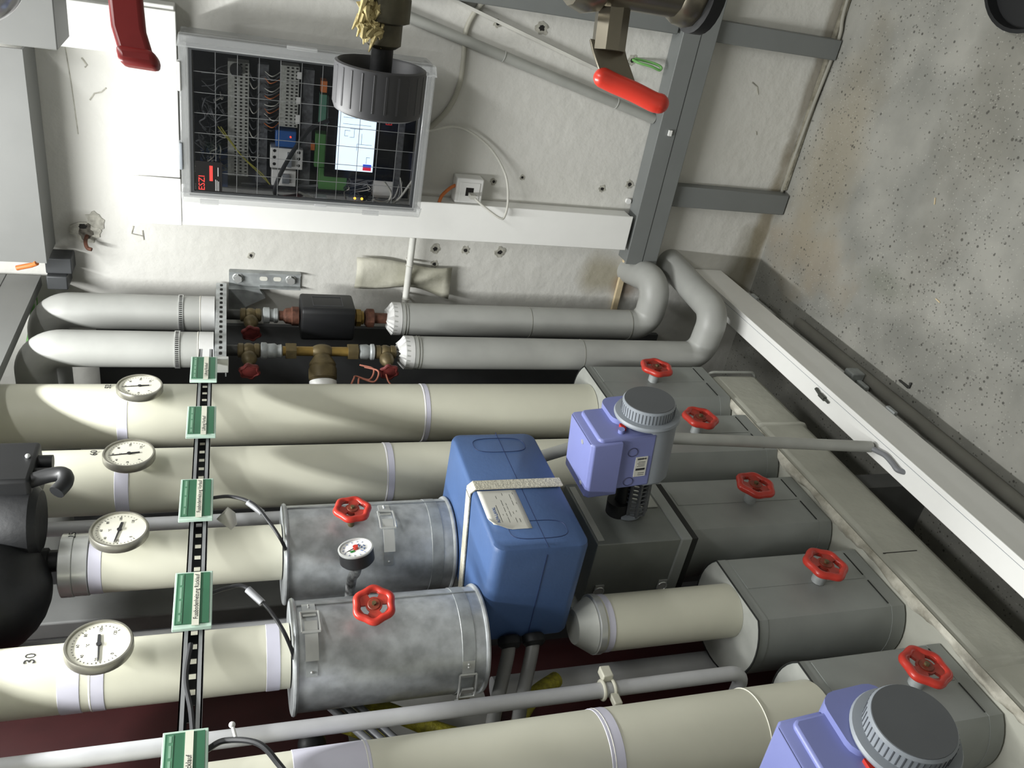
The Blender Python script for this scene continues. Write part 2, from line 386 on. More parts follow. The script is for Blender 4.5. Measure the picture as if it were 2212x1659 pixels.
o = MB().rbox((-.66, D-.01, .503), (-.645, D-.001, .518), .006, 1).build('hole_plug', WHITE); tag(o, 'small white round plug stuck on the wall above the grey duct', 'plug')
# ================================================================== CONTROL CABINET
X0, X1, Z0, Z1, YF = -.683, -.328, 1.152, 1.696, D-.17
t = thing('control_cabinet', 'clear-lidded control cabinet with wiring and lit screen on the white wall', 'control cabinet', (-.5, D-.062, 1.15))
cab = t
CLR = mat('smoky_clear_plastic', (196, 198, 198), .12, var=.02, alpha=.35)
GLASS = mat('clear_lid', (16, 18, 20), .05, alpha=.30, var=0)
FR = mat('dark_gasket', (52, 54, 56), .4, var=.03)
yb = D-.062
MB().box((X0+.01, yb-.006, Z0+.01), (X1-.01, yb, Z1-.01)).build('back_plate', mat('cabinet_back', (26, 27, 31), .7), t)
def frame(mb, x0, x1, z0, z1, y0, y1, w):
    mb.box((x0, y0, z0), (x0+w, y1, z1)); mb.box((x1-w, y0, z0), (x1, y1, z1)); mb.box((x0+w, y0, z0), (x1-w, y1, z0+w)); mb.box((x0+w, y0, z1-w), (x1-w, y1, z1)); return mb
frame(MB(), X0, X1, Z0, Z1, YF+.03, yb, .006).build('housing', mat('grey_clear_wall', (168, 170, 170), .25, alpha=.6), t)
li = MB().box((X0+.02, YF+.002, Z0+.02), (X1-.02, YF+.004, Z1-.02)).build('lid', GLASS, t)
frame(MB(), X0-.002, X1+.002, Z0-.002, Z1+.002, YF-.002, YF+.03, .021).build('lid_frame', CLR, li, bevel=.003)
frame(MB(), X0+.014, X1-.014, Z0+.014, Z1-.014, YF+.0, YF+.012, .011).build('gasket', FR, li, bevel=.001)
g = MB(); gx = [X0+.026+i*(X1-X0-.052)/7 for i in range(8)]; gz = [Z0+.026+i*(Z1-Z0-.052)/11 for i in range(12)]
for x in gx: g.box((x-.0006, YF+.0045, gz[0]), (x+.0006, YF+.0052, gz[-1]))
for z in gz: g.box((gx[0], YF+.0045, z-.0006), (gx[-1], YF+.0052, z+.0006))
g.build('etched_grid', mat('grid_line', (196, 198, 198), .4), li)
for x in (-.41, -.58): MB().box((x-.03, YF-.006, Z1-.002), (x+.03, YF+.02, Z1+.005)).build('latch', WHITE if x > -.5 else GREYP, t, bevel=.002)
for z in (1.3, 1.45): MB().box((X1-.002, YF, z-.035), (X1+.006, YF+.02, z+.03)).build('hinge', CLR, t, bevel=.002)
for z in (1.62, 1.25): MB().cyl((X0-.002, YF+.01, z), (X0-.002, YF+.01, z+.04), .006).build('hinge', CLR, t)
TERM = mat('terminal_grey', (176, 178, 172), .5, var=.1, scale=200)
YM = yb-.006
def strip(x0, x1, z0, z1, m=TERM, rows=4, name='terminal_strip', d=.04):
    s = MB().box((x0, YM-d, z0), (x1, YM-.0005, z1)).build(name, m, t)
    h = MB(); n = int((x1-x0)/.0075)
    for i in range(n):
        for j in range(rows):
            if rows == 4 and j == 3: continue
            x = x0+(i+.5)*(x1-x0)/n; z = z0+(j+.5)*(z1-z0)/rows
            h.box((x-.0017, YM-d-.0006, z-.0025), (x+.0017, YM-d, z+.0025))
    h.build('screw_holes', HOLE, s); return s
strip(-.635, -.38, 1.555, 1.60); strip(-.51, -.375, 1.447, 1.487)
MB().box((-.5, YM-.043, 1.443), (-.48, YM-.0402, 1.452)).box((-.455, YM-.043, 1.443), (-.44, YM-.0402, 1.452)).box((-.385, YM-.043, 1.443), (-.4, YM-.0402, 1.452)).build('marker_label', WHITE, t)
r_ = MB().box((-.555, YM-.05, 1.449), (-.517, YM-.0005, 1.495)).build('relay', mat('blue_relay', (44, 92, 160), .4), t, bevel=.002)
MB().cyl((-.53, YM-.05, 1.462), (-.53, YM-.052, 1.462), .002).build('red_indicator', mat('red_led', (255, 60, 40), emit=3), r_)
b_ = MB().box((-.606, YM-.05, 1.432), (-.558, YM-.0005, 1.506)).build('circuit_breaker', WHITE, t, bevel=.002)
h = MB()
for z in (1.442, 1.497):
    for x in (-.565, -.58, -.596): h.cyl((x, YM-.05, z), (x, YM-.0507, z), .0036, seg=14)
h.build('terminal_hole', HOLE, b_)
MB().box((-.6, YM-.058, 1.458), (-.566, YM-.05, 1.468)).build('toggle', GREYP, b_)
b_ = MB().box((-.648, YM-.05, 1.446), (-.610, YM-.0005, 1.502)).build('circuit_breaker', WHITE, t, bevel=.002)
MB().box((-.64, YM-.056, 1.462), (-.618, YM-.05, 1.478)).build('toggle', GREYP, b_)
for z0, m in ((1.395, mat('green_pcb_terminal', (84, 140, 78), .5)),):
    MB().box((-.60, YM-.035, 1.378), (-.52, YM-.0005, 1.404)).build('green_terminal', m, t, bevel=.001)
    MB().box((-.652, YM-.04, 1.325), (-.60, YM-.0005, 1.392)).build('green_terminal', m, t, bevel=.001)
    MB().box((-.50, YM-.035, 1.383), (-.43, YM-.0005, 1.398)).build('teal_terminal', mat('teal_term', (90, 140, 120), .5), t)
MB().box((-.425, YM-.035, 1.384), (-.40, YM-.0005, 1.397)).build('orange_terminal', ORANGE, t)
MB().box((-.56, YM-.036, 1.405), (-.545, YM-.0005, 1.414)).build('orange_terminal', ORANGE, t)
MB().box((-.67, YM-.02, 1.60), (-.58, YM-.0005, 1.66)).build('blue_terminal_block', mat('dark_blue_term', (50, 70, 110), .5), t)
DUCTM = mat('slotted_duct', (92, 94, 98), .6, var=.2, scale=150)
for z in (1.525, 1.425):
    MB().box((-.65, YM-.03, z-.012), (-.38, YM-.0005, z+.012)).build('slotted_duct', DUCTM, t)
MB().box((-.655, YM-.06, 1.20), (-.37, YM-.0005, 1.215)).build('slotted_duct', DUCTM, t)
ds = MB().box((-.615, D-.125, 1.198), (-.428, D-.105, 1.382)).build('display_panel', mat('display_black', (6, 6, 8), .15, var=0), t, bevel=.002)
SY = D-.1254
MB().box((-.595, SY-.0006, 1.268), (-.42, SY, 1.357)).build('screen', mat('lit_screen', (214, 232, 255), .4, var=0, emit=1.6), ds)
TEAL = mat('screen_line', (60, 120, 130), .5, emit=.15); L_ = MB()
def ln(x0, z0, x1, z1, w=.0007): L_.box((min(x0, x1)-w/2, SY-.0012, min(z0, z1)-w/2), (max(x0, x1)+w/2, SY-.0007, max(z0, z1)+w/2))
for q in [(-.47, 1.345, -.47, 1.285), (-.485, 1.345, -.485, 1.28), (-.5, 1.34, -.5, 1.328), (-.5, 1.34, -.513, 1.34), (-.513, 1.34, -.513, 1.332), (-.495, 1.328, -.495, 1.30), (-.515, 1.328, -.515, 1.318), (-.495, 1.318, -.515, 1.318),
          (-.53, 1.31, -.53, 1.275), (-.53, 1.31, -.545, 1.31), (-.505, 1.30, -.53, 1.30), (-.46, 1.31, -.46, 1.28), (-.56, 1.285, -.575, 1.285), (-.56, 1.277, -.56, 1.285), (-.45, 1.345, -.45, 1.275)]: ln(*q)
L_.build('diagram_lines', TEAL, ds)
MB().box((-.592, SY-.0012, 1.272), (-.584, SY-.0007, 1.292)).build('legend_swatch', mat('screen_red', (220, 40, 70), .5, emit=.8), ds)
MB().box((-.584, SY-.0013, 1.272), (-.577, SY-.0007, 1.292)).build('legend_swatch', mat('screen_blue', (40, 80, 220), .5, emit=.8), ds)
REDT = mat('red_print', (206, 54, 48), .5, emit=.25)
text('ESZI', 'logo_print', REDT, ds, (-.48, SY-.0006, 1.238), .022, 'Y', ext=.0002)
st = MB().box((-.657, YF+.0005, 1.612), (-.588, YF+.0018, 1.668)).build('logo_sticker', mat('sticker_black', (16, 14, 16), .3, var=0), t)
text('ESZI', 'logo_print', REDT, st, (-.655, YF+.0003, 1.655), .019, 'Y', ext=.0002)
MB().box((-.632, YF-.0002, 1.632), (-.597, YF+.0005, 1.639)).build('red_bar', REDT, st)
q = MB()
for i in range(3): q.box((-.654, YF-.0002, 1.619+i*.0032), (-.632+i*.002, YF+.0005, 1.6202+i*.0032))
q.box((-.62, YF-.0002, 1.62), (-.6, YF+.0005, 1.6215)); q.build('small_print', mat('sticker_print', (190, 190, 190), .5), st)
def wire(pts, r, m, name, par=t): return MB().tube(smooth(pts), r, 7).build(name, m, par)
yw = YM-.045
rnd = random.Random(3)
for i in range(16):
    x = -.39-.008*i; wire([(x, YM-.03, 1.485), (x-.01, yw-.01*rnd.random(), 1.50+.01*rnd.random()), (x-.015*rnd.random(), YM-.03, 1.52), (x, YM-.02, 1.53)], .0011, [CABLEW, CABLEG, ORANGE, CABLEB][i % 4], 'wire')
for i in range(18):
    x = -.39-.013*i; wire([(x, YM-.03, 1.60), (x-.006, yw, 1.612+.012*rnd.random()), (x-.02, YM-.03, 1.63), (x-.03*rnd.random(), YM-.01, 1.655)], .0011, [CABLEG, CABLEB, CABLEG][i % 3], 'wire')
for i in range(12):
    x = -.40-.018*i; wire([(x, YM-.03, 1.555), (x-.012, yw-.008, 1.545), (x-.004, YM-.03, 1.53)], .0012, [CABLEG, CABLEW, CABLEB][i % 3], 'wire')
YEL = mat('yellow_wire', (170, 166, 70), .5)
for dz in (0, .006): wire([(-.52, yw-.01, 1.615+dz), (-.58, yw-.015, 1.57), (-.62, yw-.012, 1.53-dz), (-.648, yw, 1.505)], .0013, YEL, 'wire')
wire([(-.48, yw-.02, 1.38), (-.50, yw-.03, 1.42), (-.55, yw-.035, 1.455), (-.61, yw-.04, 1.485), (-.655, yw-.03, 1.495), (-.67, yw-.02, 1.48), (-.66, yw-.02, 1.43)], .005, CABLEB, 'thick_cable')
wire([(-.655, yw-.02, 1.44), (-.667, yw-.03, 1.40), (-.675, yw-.03, 1.34), (-.676, yw-.03, 1.27), (-.66, yw-.03, 1.21), (-.60, yw-.03, 1.17)], .0028, CABLEW, 'patch_wire')
wire([(-.61, yw-.03, 1.24), (-.64, yw-.03, 1.22), (-.672, yw-.03, 1.235), (-.674, yw-.02, 1.26)], .0028, CABLEW, 'patch_wire')
MB().box((-.678, yw-.05, 1.375), (-.655, yw-.02, 1.405)).build('junction_clip', mat('clear_clip', (220, 222, 224), .2, alpha=.6), t, bevel=.003)
for z in (1.31, 1.293): MB().sphere((-.652, yw-.045, z), .0030).build('orange_indicator', mat('amber_led', (255, 170, 40), emit=6), t)
MB().box((-.66, YM-.05, 1.19), (-.615, YM-.01, 1.26)).build('white_module', WHITE, t, bevel=.002)
for i in range(7): wire([(-.60-.005*i, yw-.02, 1.20), (-.64-.003*i, yw-.03, 1.195+.006*i), (-.665, yw-.01, 1.215+.008*i)], .0012, [CABLEW, CABLEG, CABLEB][i % 3], 'wire')
for i in range(46):
    x = -.40-.24*rnd.random(); z = 1.615+.05*rnd.random() if i % 3 else 1.225+.14*rnd.random()
    if i % 3 == 0: x = -.615-.05*rnd.random()
    wire([(x, YM-.02, z), (x-.02*rnd.random(), yw, z+.03*(rnd.random()-.5)), (x-.045*rnd.random(), YM-.03, z+.04*(rnd.random()-.5)), (x-.06*rnd.random(), YM-.02, z+.03*(rnd.random()-.5))], .0012+.0008*rnd.random(), [CABLEG, CABLEB, CABLEG, CABLEW][i % 4], 'wire')
for i in range(7): wire([(-.43, YM-.03, 1.222+.004*i), (-.52, YM-.045, 1.228+.005*i), (-.60, YM-.04, 1.232+.003*i), (-.65, YM-.03, 1.30+.02*i), (-.655, YM-.03, 1.45+.02*i)], .0019, [CABLEG, CABLEB, CABLEG][i % 3], 'wire')
MB().cyl((-.395, YM-.03, 1.583), (-.395, YM-.055, 1.583), .013, seg=24).build('rotary_switch', BLACK, t)
# socket and cables
t = thing('network_socket', 'small white surface-mounted network socket right under the cabinet', 'socket', (-.65, D, .96))
MB().box((-.688, D-.045, .958), (-.615, D-.001, 1.032)).build('box', WHITE, t, bevel=.004)
pl = MB().box((-.678, D-.0475, .968), (-.625, D-.045, 1.022)).build('face_plate', WHITE, t, bevel=.001)
MB().box((-.660, D-.0482, .985), (-.638, D-.047, 1.006)).build('port', HOLE, pl)
o = MB().box((-.660, D-.075, .984), (-.650, D-.048, .998)).tube(smooth([(-.655, D-.07, .99), (-.675, D-.085, .96), (-.70, D-.09, .915), (-.695, D-.085, .90), (-.66, D-.06, .89), (-.60, D-.035, .90), (-.54, D-.02, .945), (-.50, D-.02, 1.01), (-.492, D-.02, 1.06), (-.50, D-.05, 1.12), (-.50, D-.06, 1.15)], 10), .0032).build('patch_cable', CABLEW)
tag(o, 'pale patch cable looping from the white socket up into the cabinet', 'cable')
o = MB().tube(smooth([(-.64, D-.03, 1.033), (-.645, D-.045, 1.05), (-.662, D-.055, 1.07), (-.685, D-.05, 1.075)]), .0045).build('orange_cable', ORANGE); tag(o, 'short orange cable between the network socket and the white duct', 'cable')
o = MB().tube(smooth([(-.18, D-.01, .99), (-.195, D-.007, 1.02), (-.24, D-.007, 1.045), (-.277, D-.007, 1.052), (-.33, D-.007, 1.048), (-.39, D-.007, 1.05), (-.45, D-.007, 1.07), (-.505, D-.01, 1.115), (-.515, D-.04, 1.15)], 10), .0065).build('wall_cable', CABLEG.copy())
o.data.materials[0] = mat('beige_cable', (176, 174, 162), .5); tag(o, 'thick beige cable curving down the wall from the right into the cabinet', 'cable')
t = thing('conduit_pipe', 'grey plastic conduit running slantwise across the white wall', 'conduit', (-.33, D-.015, .8))
CON = mat('conduit_grey', (168, 169, 164), .45)
MB().cyl((-.416, D-.016, .50), (-.212, D-.016, 1.35), .013).build('tube', CON, t)
MB().cyl((-.416, D-.016, .499), (-.4158, D-.016, .5005), .0115).build('open_end', HOLE, t)
for z in (.62, .95): MB().ring((-.416+.216*(z-.5)/.9, D-.016, z), (.233, 0, .97), .0135, .0016).build('saddle', CON, t)
o = MB().box((-.004, -.02, 0), (.004, 0, .52), Matrix.Translation((-.335, D-.001, .60)) @ Matrix.Rotation(math.radians(15.5), 4, 'Y')).build('angle_strip', mat('pale_strip', (216, 215, 208), .5))
tag(o, 'thin white angle strip slanting across the wall beside the conduit', 'strip')
o = MB().tube(smooth([(-.275, D+.002, .594), (-.278, D-.02, .585), (-.282, D-.03, .55), (-.288, D-.03, .525), (-.280, D-.028, .522), (-.274, D-.02, .545), (-.272, D+.002, .59)]), .0035).build('wire_stub', GREENC); tag(o, 'green wire loop hanging out of a hole in the wall', 'wire')
o = MB().box((-.445, D-.07, .463), (-.43, D-.0635, .472)).build('cable_tie_end', WHITE); tag(o, 'tiny white clip on the edge of the level grey duct', 'clip')
# paper wrap and thin pipe on wall
rp = MB(); NU, NV = 14, 8; vs = []
for i in range(NU+1):
    for j in range(NV+1):
        u = i/NU; v = j/NV; z = 1.272-.265*u; x = -.862-.018*u-(.085-.01*math.sin(3*u))*v+.006*math.sin(7*u+4*v)
        y = D-.018-.016*math.sin(math.pi*v)-.006*math.sin(9*u+5*v)*(.5+u)
        vs.append((x, y, z))
fs = [(i*(NV+1)+j, (i+1)*(NV+1)+j, (i+1)*(NV+1)+j+1, i*(NV+1)+j+1) for i in range(NU) for j in range(NV)]
rp.add(vs, fs); o = rp.build('paper_sleeve', mat('dirty_paper', (206, 204, 190), .8, scale=9, rgb2=(160, 158, 142), bump=.3))
sm = o.modifiers.new('solid', 'SOLIDIFY'); sm.thickness = .0025
tag(o, 'crumpled off-white paper wrapped behind the thin level pipe on the wall', 'paper')
t = thing('thin_wall_pipe', 'thin white pipe running level out of the wall duct over the crumpled paper', 'pipe', (-.9, D-.03, 1.13))
MB().cyl((-.782, D-.048, 1.132), (-1.005, D-.048, 1.134), .009, bev=.002).build('tube', mat('white_conduit', (214, 214, 208), .45), t)
for x in (-.865, -.965): MB().ring((x, D-.048, 1.133), (1, 0, 0), .0095, .0016, 20, 6).cyl((x, D-.044, 1.133), (x, D-.001, 1.133), .003).build('clip', CABLEW, t)
o = MB().box((-1.03, D-.012, .462), (-.826, D-.001, .480)).build('wood_lath', WOOD, bevel=.001); tag(o, 'narrow pale wooden lath fixed beside the end of the grey duct', 'lath')
# ================================================================== CONSOLE BRACKET
t = thing('wall_console', 'galvanised wall console plate bolted beside the two grey pipes', 'bracket', (-.94, D, 1.5))
MB().rbox((-.963, D-.006, 1.415), (-.918, D-.001, 1.597), .003, 1).build('wall_plate', GALVD, t)
MB().box((-.922, D-.022, 1.415), (-.918, D-.006, 1.597)).box((-.963, D-.022, 1.415), (-.959, D-.006, 1.52)).build('plate_flange', GALVD, t)
MB().prism([(-.963, 1.52), (-.985, 1.505), (-1.03, 1.585), (-1.03, 1.598), (-.963, 1.598)], 1, D-.03, D-.006).build('gusset', GALVD, t)
for z in (1.575, 1.44): MB().hexa((-.94, D-.006, z), (-.94, D-.018, z), .011).ring((-.94, D-.007, z), (0, 1, 0), .012, .002).build('bolt', STEEL, t)
MB().rbox((-.946, D-.0066, 1.50), (-.934, D-.0055, 1.52), .005, 1).rbox((-.946, D-.0066, 1.465), (-.934, D-.0055, 1.485), .005, 1).build('slot', PAPER, t)
t = thing('perforated_rail', 'short galvanised perforated rail carrying the two grey pipes', 'rail', (-.95, 1.9, 1.6))
MB().box((-.955, 1.70, 1.603), (-.952, 2.10, 1.628)).box((-1.0, 1.70, 1.626), (-.955, 2.10, 1.6285)).box((-1.0, 1.70, 1.603), (-.955, 2.10, 1.6055)).build('channel', GALV, t)
q = MB()
for i in range(15): q.rbox((-.9519, 1.715+i*.026, 1.612), (-.9514, 1.728+i*.026, 1.619), .003, 0)
q.build('slots', HOLE, t)
MB().box((-.985, 1.69, 1.598), (-.95, 1.705, 1.63)).build('end_nut', STEEL, t, bevel=.002)
# ================================================================== GREY PIPES P1 P2
def pipe(name, label, pts, r, m, rad=.06, seg=40, group=None, cat='pipe'):
    t = thing(name, label, cat, tuple(pts[-1]), group)
    MB().tube(fillet(pts, rad, 12), r, seg).build('jacket', m, t); return t
def band(t, p, axis, r, w, m=TAPE, name='tape_band'):
    a = V(axis).normalized()*w/2; p = V(p)
    return MB().lathe([(r+.0002, 0), (r+.0009, .0006), (r+.0009, w-.0006), (r+.0002, w)], p-a, axis, 40).build(name, m, t)
P1 = (-.98, 1.974, .043); P2 = (-.98, 1.787, .041)
JW = mat('jacket_edge_white', (200, 200, 198), .5)
for (x, y, r), lb, z0, zj, zc, zt in ((P1, 'upper grey insulated pipe with elbow, next to the white wall', 1.63, 1.66, 1.708, 2.005), (P2, 'upper grey insulated pipe with elbow, second from the white wall', 1.63, 1.662, 1.708, 2.0)):
    t = pipe('grey_insulated_pipe', lb, [(-1.56, y, zt), (x, y, zt), (x, y, z0)], r, PGREY, .058, group='grey insulated pipes')
    band(t, (x, y, z0+.016), (0, 0, 1), r, .032, JW, 'end_tape')
    MB().ring((x, y, z0+.034), (0, 0, 1), r+.0005, .0009).build('seam', SEAM, t)
    c = thing('hose_clamp', 'perforated steel strap clamp around the '+('grey pipe next to the white wall' if y > 1.9 else 'second grey pipe from the white wall'), 'clamp', (x, y, zc), 'steel strap clamps on the grey pipes')
    MB().lathe([(r+.001, 0), (r+.0022, .0005), (r+.0022, .0115), (r+.001, .012)], (x, y, zc-.006), (0, 0, 1), 40, True).build('strap', STEEL, c)
    q = MB()
    for k in range(22):
        a = -math.pi/2-.6+k*.11
        M = Matrix.Translation((x, y, zc)) @ Matrix.Rotation(a, 4, 'Z')
        q.box((r+.0022, -.0012, -.0035), (r+.0026, .0012, .0035), M)
    q.build('strap_holes', HOLE, c)
t = pipe('grey_insulated_pipe', 'lower grey insulated pipe bending twice into the white wall', [(P1[0], P1[1], 1.185), (P1[0], P1[1], .425), (-.84, P1[1], .425), (-.868, D+.02, .448)], P1[2], PGREY, .05, group='grey insulated pipes')
for z in (.80,): MB().ring((P1[0], P1[1], z), (0, 0, 1), P1[2], .0008).build('seam', mat('dark_seam', (120, 120, 112), .6), t)
MB().ring((P1[0], P1[1], .49), (0, 0, 1), P1[2], .0012).build('seam', MATS['dark_seam'], t)
t2 = pipe('grey_insulated_pipe', 'lower grey insulated pipe bending forward then along the foot of the wall', [(P2[0], P2[1], 1.185), (P2[0], P2[1], .345), (-.845, P2[1], .335), (-.832, D+.02, .322)], P2[2], PGREY, .05, group='grey insulated pipes')
MB().ring((P2[0], P2[1], .71), (0, 0, 1), P2[2], .0008).build('seam', MATS['dark_seam'], t2)
for (x, y, r), tt in ((P1, t), (P2, t2)):
    rr = random.Random(int(y*100)); n = 40; vs = []
    for k in range(n):
        a = 2*math.pi*k/n; vs.append((x+r*1.02*math.cos(a), y+r*1.02*math.sin(a), 1.165))
    for k in range(n):
        a = 2*math.pi*k/n; q = r*(1.03 if k % 2 else .98); vs.append((x+q*math.cos(a), y+q*math.sin(a), 1.187))
    for k in range(n):
        a = 2*math.pi*k/n; q = r*(.66 if k % 2 else .42); vs.append((x+q*math.cos(a), y+q*math.sin(a), 1.192+rr.random()*.012))
    fs = [(j*n+k, j*n+(k+1) % n, (j+1)*n+(k+1) % n, (j+1)*n+k) for j in (0, 1) for k in range(n)]+[tuple(range(2*n, 3*n))]
    MB().add(vs, fs).build('gathered_end', JW, tt)
    MB().ring((x, y, 1.155), (0, 0, 1), r+.0008, .0008).ring((x, y, 1.148), (0, 0, 1), r+.0008, .0006).build('tape_edge', MATS['dark_seam'], tt)
def valve_body(mb, x, y, z0, z1, r):
    L = z1-z0
    mb.lathe([(r*.8, 0), (r, L*.08), (r, L*.25), (r*.85, L*.28), (r*1.05, L*.45), (r*1.05, L*.6), (r*.85, L*.72), (r, L*.75), (r, L*.95), (r*.8, L)], (x, y, z0), (0, 0, 1), 12)
    return mb
def lobed(n=6, a=.06): return lambda t: 1+a*math.cos(n*t)
# P1 stack
def small_handle(x, y, z, d, label):
    t = thing('ball_valve', label, 'valve', (x, y, z-.03), 'small brass valves on the grey pipes')
    b = MB(); valve_body(b, x, y, z-.026, z+.026, .017); b.build('valve_body', BRASS, t)
    dv = V(d).normalized(); p = V((x, y, z))
    MB().lathe([(.013, .012), (.017, .02), (.018, .03), (.013, .042), (.008, .046), (.006, .068)], p, dv, 16).build('bonnet', BRASS, t)
    q = p+dv*.07
    MB().ring(q, dv, .019, .0045, 36, 8, lobed(6, .12)).lathe([(.006, -.006), (.017, -.003), (.017, .003), (.006, .006)], q, dv, 20).build('handwheel', mat('dusty_red', (96, 32, 30), .55, var=.15, scale=60), t)
    return t
dirv = (-.25, -1, 0)
DP = mat('dark_pipe', (62, 62, 60), .55, .4, var=.15)
o = MB().cyl((P1[0], P1[1], 1.57), (P1[0], P1[1], 1.628), .013).build('pipe_nipple', DP); tag(o, 'short dark bare pipe stub emerging under the rail next to the wall', 'pipe stub')
small_handle(P1[0], P1[1], 1.545, dirv, 'small brass valve with red wheel above the black meter')
o = MB().lathe([(.016, 0), (.019, .002), (.019, .010), (.016, .012), (.016, .020), (.021, .022), (.021, .036), (.015, .038)], (P1[0], P1[1], 1.478), (0, 0, 1), 12).build('grey_union', GALVD); tag(o, 'grey zinc union fitting between the small valve and the rusty coupling', 'fitting')
o = MB().lathe([(.014, 0), (.025, .002), (.025, .018), (.022, .02), (.020, .034), (.013, .04), (.013, .05)], (P1[0], P1[1], 1.426), (0, 0, 1), 10).build('rusty_coupling', RUST); tag(o, 'red-brown rusty coupling on top of the black meter', 'fitting')
t = thing('black_meter', 'black insulated block meter on the pipe next to the white wall', 'meter', (P1[0], P1[1], 1.286))
MB().rbox((P1[0]-.046, P1[1]-.052, 1.290), (P1[0]+.046, P1[1]+.05, 1.424), .014, 2, chamf=.006).build('shell', BLACK, t)
frame(MB(), P1[1]-.03, P1[1]+.03, 1.325, 1.395, P1[0]+.046, P1[0]+.047, .0015)
q = MB(); 
for a, b in (((P1[0]+.0455, P1[1]-.032, 1.32), (P1[0]+.0468, P1[1]-.030, 1.395)), ((P1[0]+.0455, P1[1]+.022, 1.32), (P1[0]+.0468, P1[1]+.024, 1.395)), ((P1[0]+.0455, P1[1]-.03, 1.394), (P1[0]+.0468, P1[1]+.022, 1.3955)), ((P1[0]+.0455, P1[1]-.03, 1.32), (P1[0]+.0468, P1[1]+.022, 1.3215))): q.box(a, b)
q.build('raised_frame', mat('dark_plastic_edge', (52, 54, 58), .4), t)
t = thing('brass_union', 'bright brass union with brown nut under the black meter', 'fitting', (P1[0], P1[1], 1.2))
MB().lathe([(.020, 0), (.024, .002), (.024, .014), (.018, .016)], (P1[0], P1[1], 1.268), (0, 0, 1), 8).lathe([(.018, 0), (.018, .024)], (P1[0], P1[1], 1.262), (0, 0, 1)).build('union', BRASSB, t)
MB().lathe([(.015, 0), (.026, .004), (.026, .02), (.019, .026)], (P1[0], P1[1], 1.232), (0, 0, 1), 8).build('nut', RUST, t)
MB().cyl((P1[0], P1[1], 1.195), (P1[0], P1[1], 1.234), .014).build('threaded_nipple', RUST, t)
# P2 stack
o = MB().cyl((P2[0], P2[1], 1.565), (P2[0], P2[1], 1.628), .013).build('pipe_nipple', DP); tag(o, 'short dark bare pipe stub emerging under the end of the rail', 'pipe stub')
small_handle(P2[0], P2[1], 1.553, dirv, 'small brass valve with red wheel above the brass water meter')
o = MB().lathe([(.012, 0), (.016, .003), (.014, .012), (.018, .018), (.017, .034), (.020, .038), (.020, .048), (.015, .05)], (P2[0], P2[1], 1.477), (0, 0, 1), 20).build('grey_reducer', GALVD); tag(o, 'grey zinc reducer above the brass water meter', 'fitting')
t = thing('water_meter', 'brass water meter with round cup pointing sideways between the two small valves', 'meter', (P2[0], P2[1], 1.30))
MB().cyl((P2[0], P2[1], 1.285), (P2[0], P2[1], 1.477), .0115).build('meter_pipe', BRASSB, t)
for z in (1.458, 1.312): MB().hexa((P2[0], P2[1], z-.012), (P2[0], P2[1], z+.012), .021).build('union_nut', BRASS, t)
dm = V((-.75, -.75, 0)).normalized(); pc = V((P2[0], P2[1], 1.385))
MB().lathe([(.012, 0), (.018, .01), (.03, .028), (.032, .034), (.030, .038), (.033, .044), (.033, .068), (.028, .072)], pc, dm, 28).sphere(pc, .018, (1, 1, 1.6)).build('cup', BRASS, t)
MB().lathe([(.026, .072), (.032, .075), (.032, .09), (.028, .094)], pc, dm, 28).build('cap', WHITE, t)
o = MB().lathe([(.013, 0), (.020, .003), (.020, .010), (.016, .014), (.019, .020), (.018, .036), (.013, .04)], (P2[0], P2[1], 1.258), (0, 0, 1), 20).build('grey_reducer', GALVD); tag(o, 'grey zinc reducer under the brass water meter', 'fitting')
small_handle(P2[0], P2[1], 1.232, dirv, 'small brass valve with red wheel just above the gathered pipe end')
for i, (a, b) in enumerate([((-.99, 1.74, 1.30), (-1.02, 1.68, 1.33)), ((-.99, 1.73, 1.29), (-1.03, 1.66, 1.31))]):
    o = MB().tube(smooth([a, (a[0], a[1]-.02, a[2]-.03), (a[0]-.02, a[1]-.035, a[2]-.02), (a[0]-.02, a[1]-.02, a[2]+.01), (a[0]-.01, a[1]-.05, a[2]+.02), b]), .0022).build('sensor_wire', COPPERW)
    tag(o, ['coiled reddish sensor wire below the brass water meter, outer loop', 'coiled reddish sensor wire below the brass water meter, inner loop'][i], 'wire', 'reddish sensor wires')
o = MB().tube(smooth([(-1.0, 1.72, 1.24), (-1.01, 1.69, 1.235), (-1.02, 1.67, 1.215)]), .002).build('sensor_wire', COPPERW); tag(o, 'reddish sensor wire ending at the lowest small valve', 'wire', 'reddish sensor wires')
# ================================================================== MAIN PIPES
XA = -1.05
PY = {3: 1.619, 4: 1.39, 5: 1.166, 6: .928, 7: .68}
PR = {3: .068, 4: .062, 5: .049, 6: .049, 7: .064}
def cpipe(k, z0, z1, label, bands=(), seams=()):
    t = thing('insulated_pipe', label, 'pipe', (XA, PY[k], z0), 'cream insulated heating pipes')
    MB().cyl((XA, PY[k], z0), (XA, PY[k], z1), PR[k], seg=56).build('jacket', CREAM, t)
    for z, wd in bands: band(t, (XA, PY[k], z), (0, 0, 1), PR[k], wd)
    for z in seams: MB().ring((XA, PY[k], z), (0, 0, 1), PR[k]+.0004, .0009, 56, 6).build('seam', SEAM, t)
    return t
p3 = cpipe(3, .737, 2.69, 'cream insulated pipe with a dial, farthest of the dial row', [(1.805, .02), (1.165, .014)], [1.17])
p4 = cpipe(4, .737, 2.69, 'cream insulated pipe with a dial, second from the white wall', [(1.785, .024), (1.286, .016)], [1.292])
p5 = cpipe(5, 1.510, 1.815, 'short cream insulated pipe ending in a metal collar under the black pump', [(1.805, .02)])
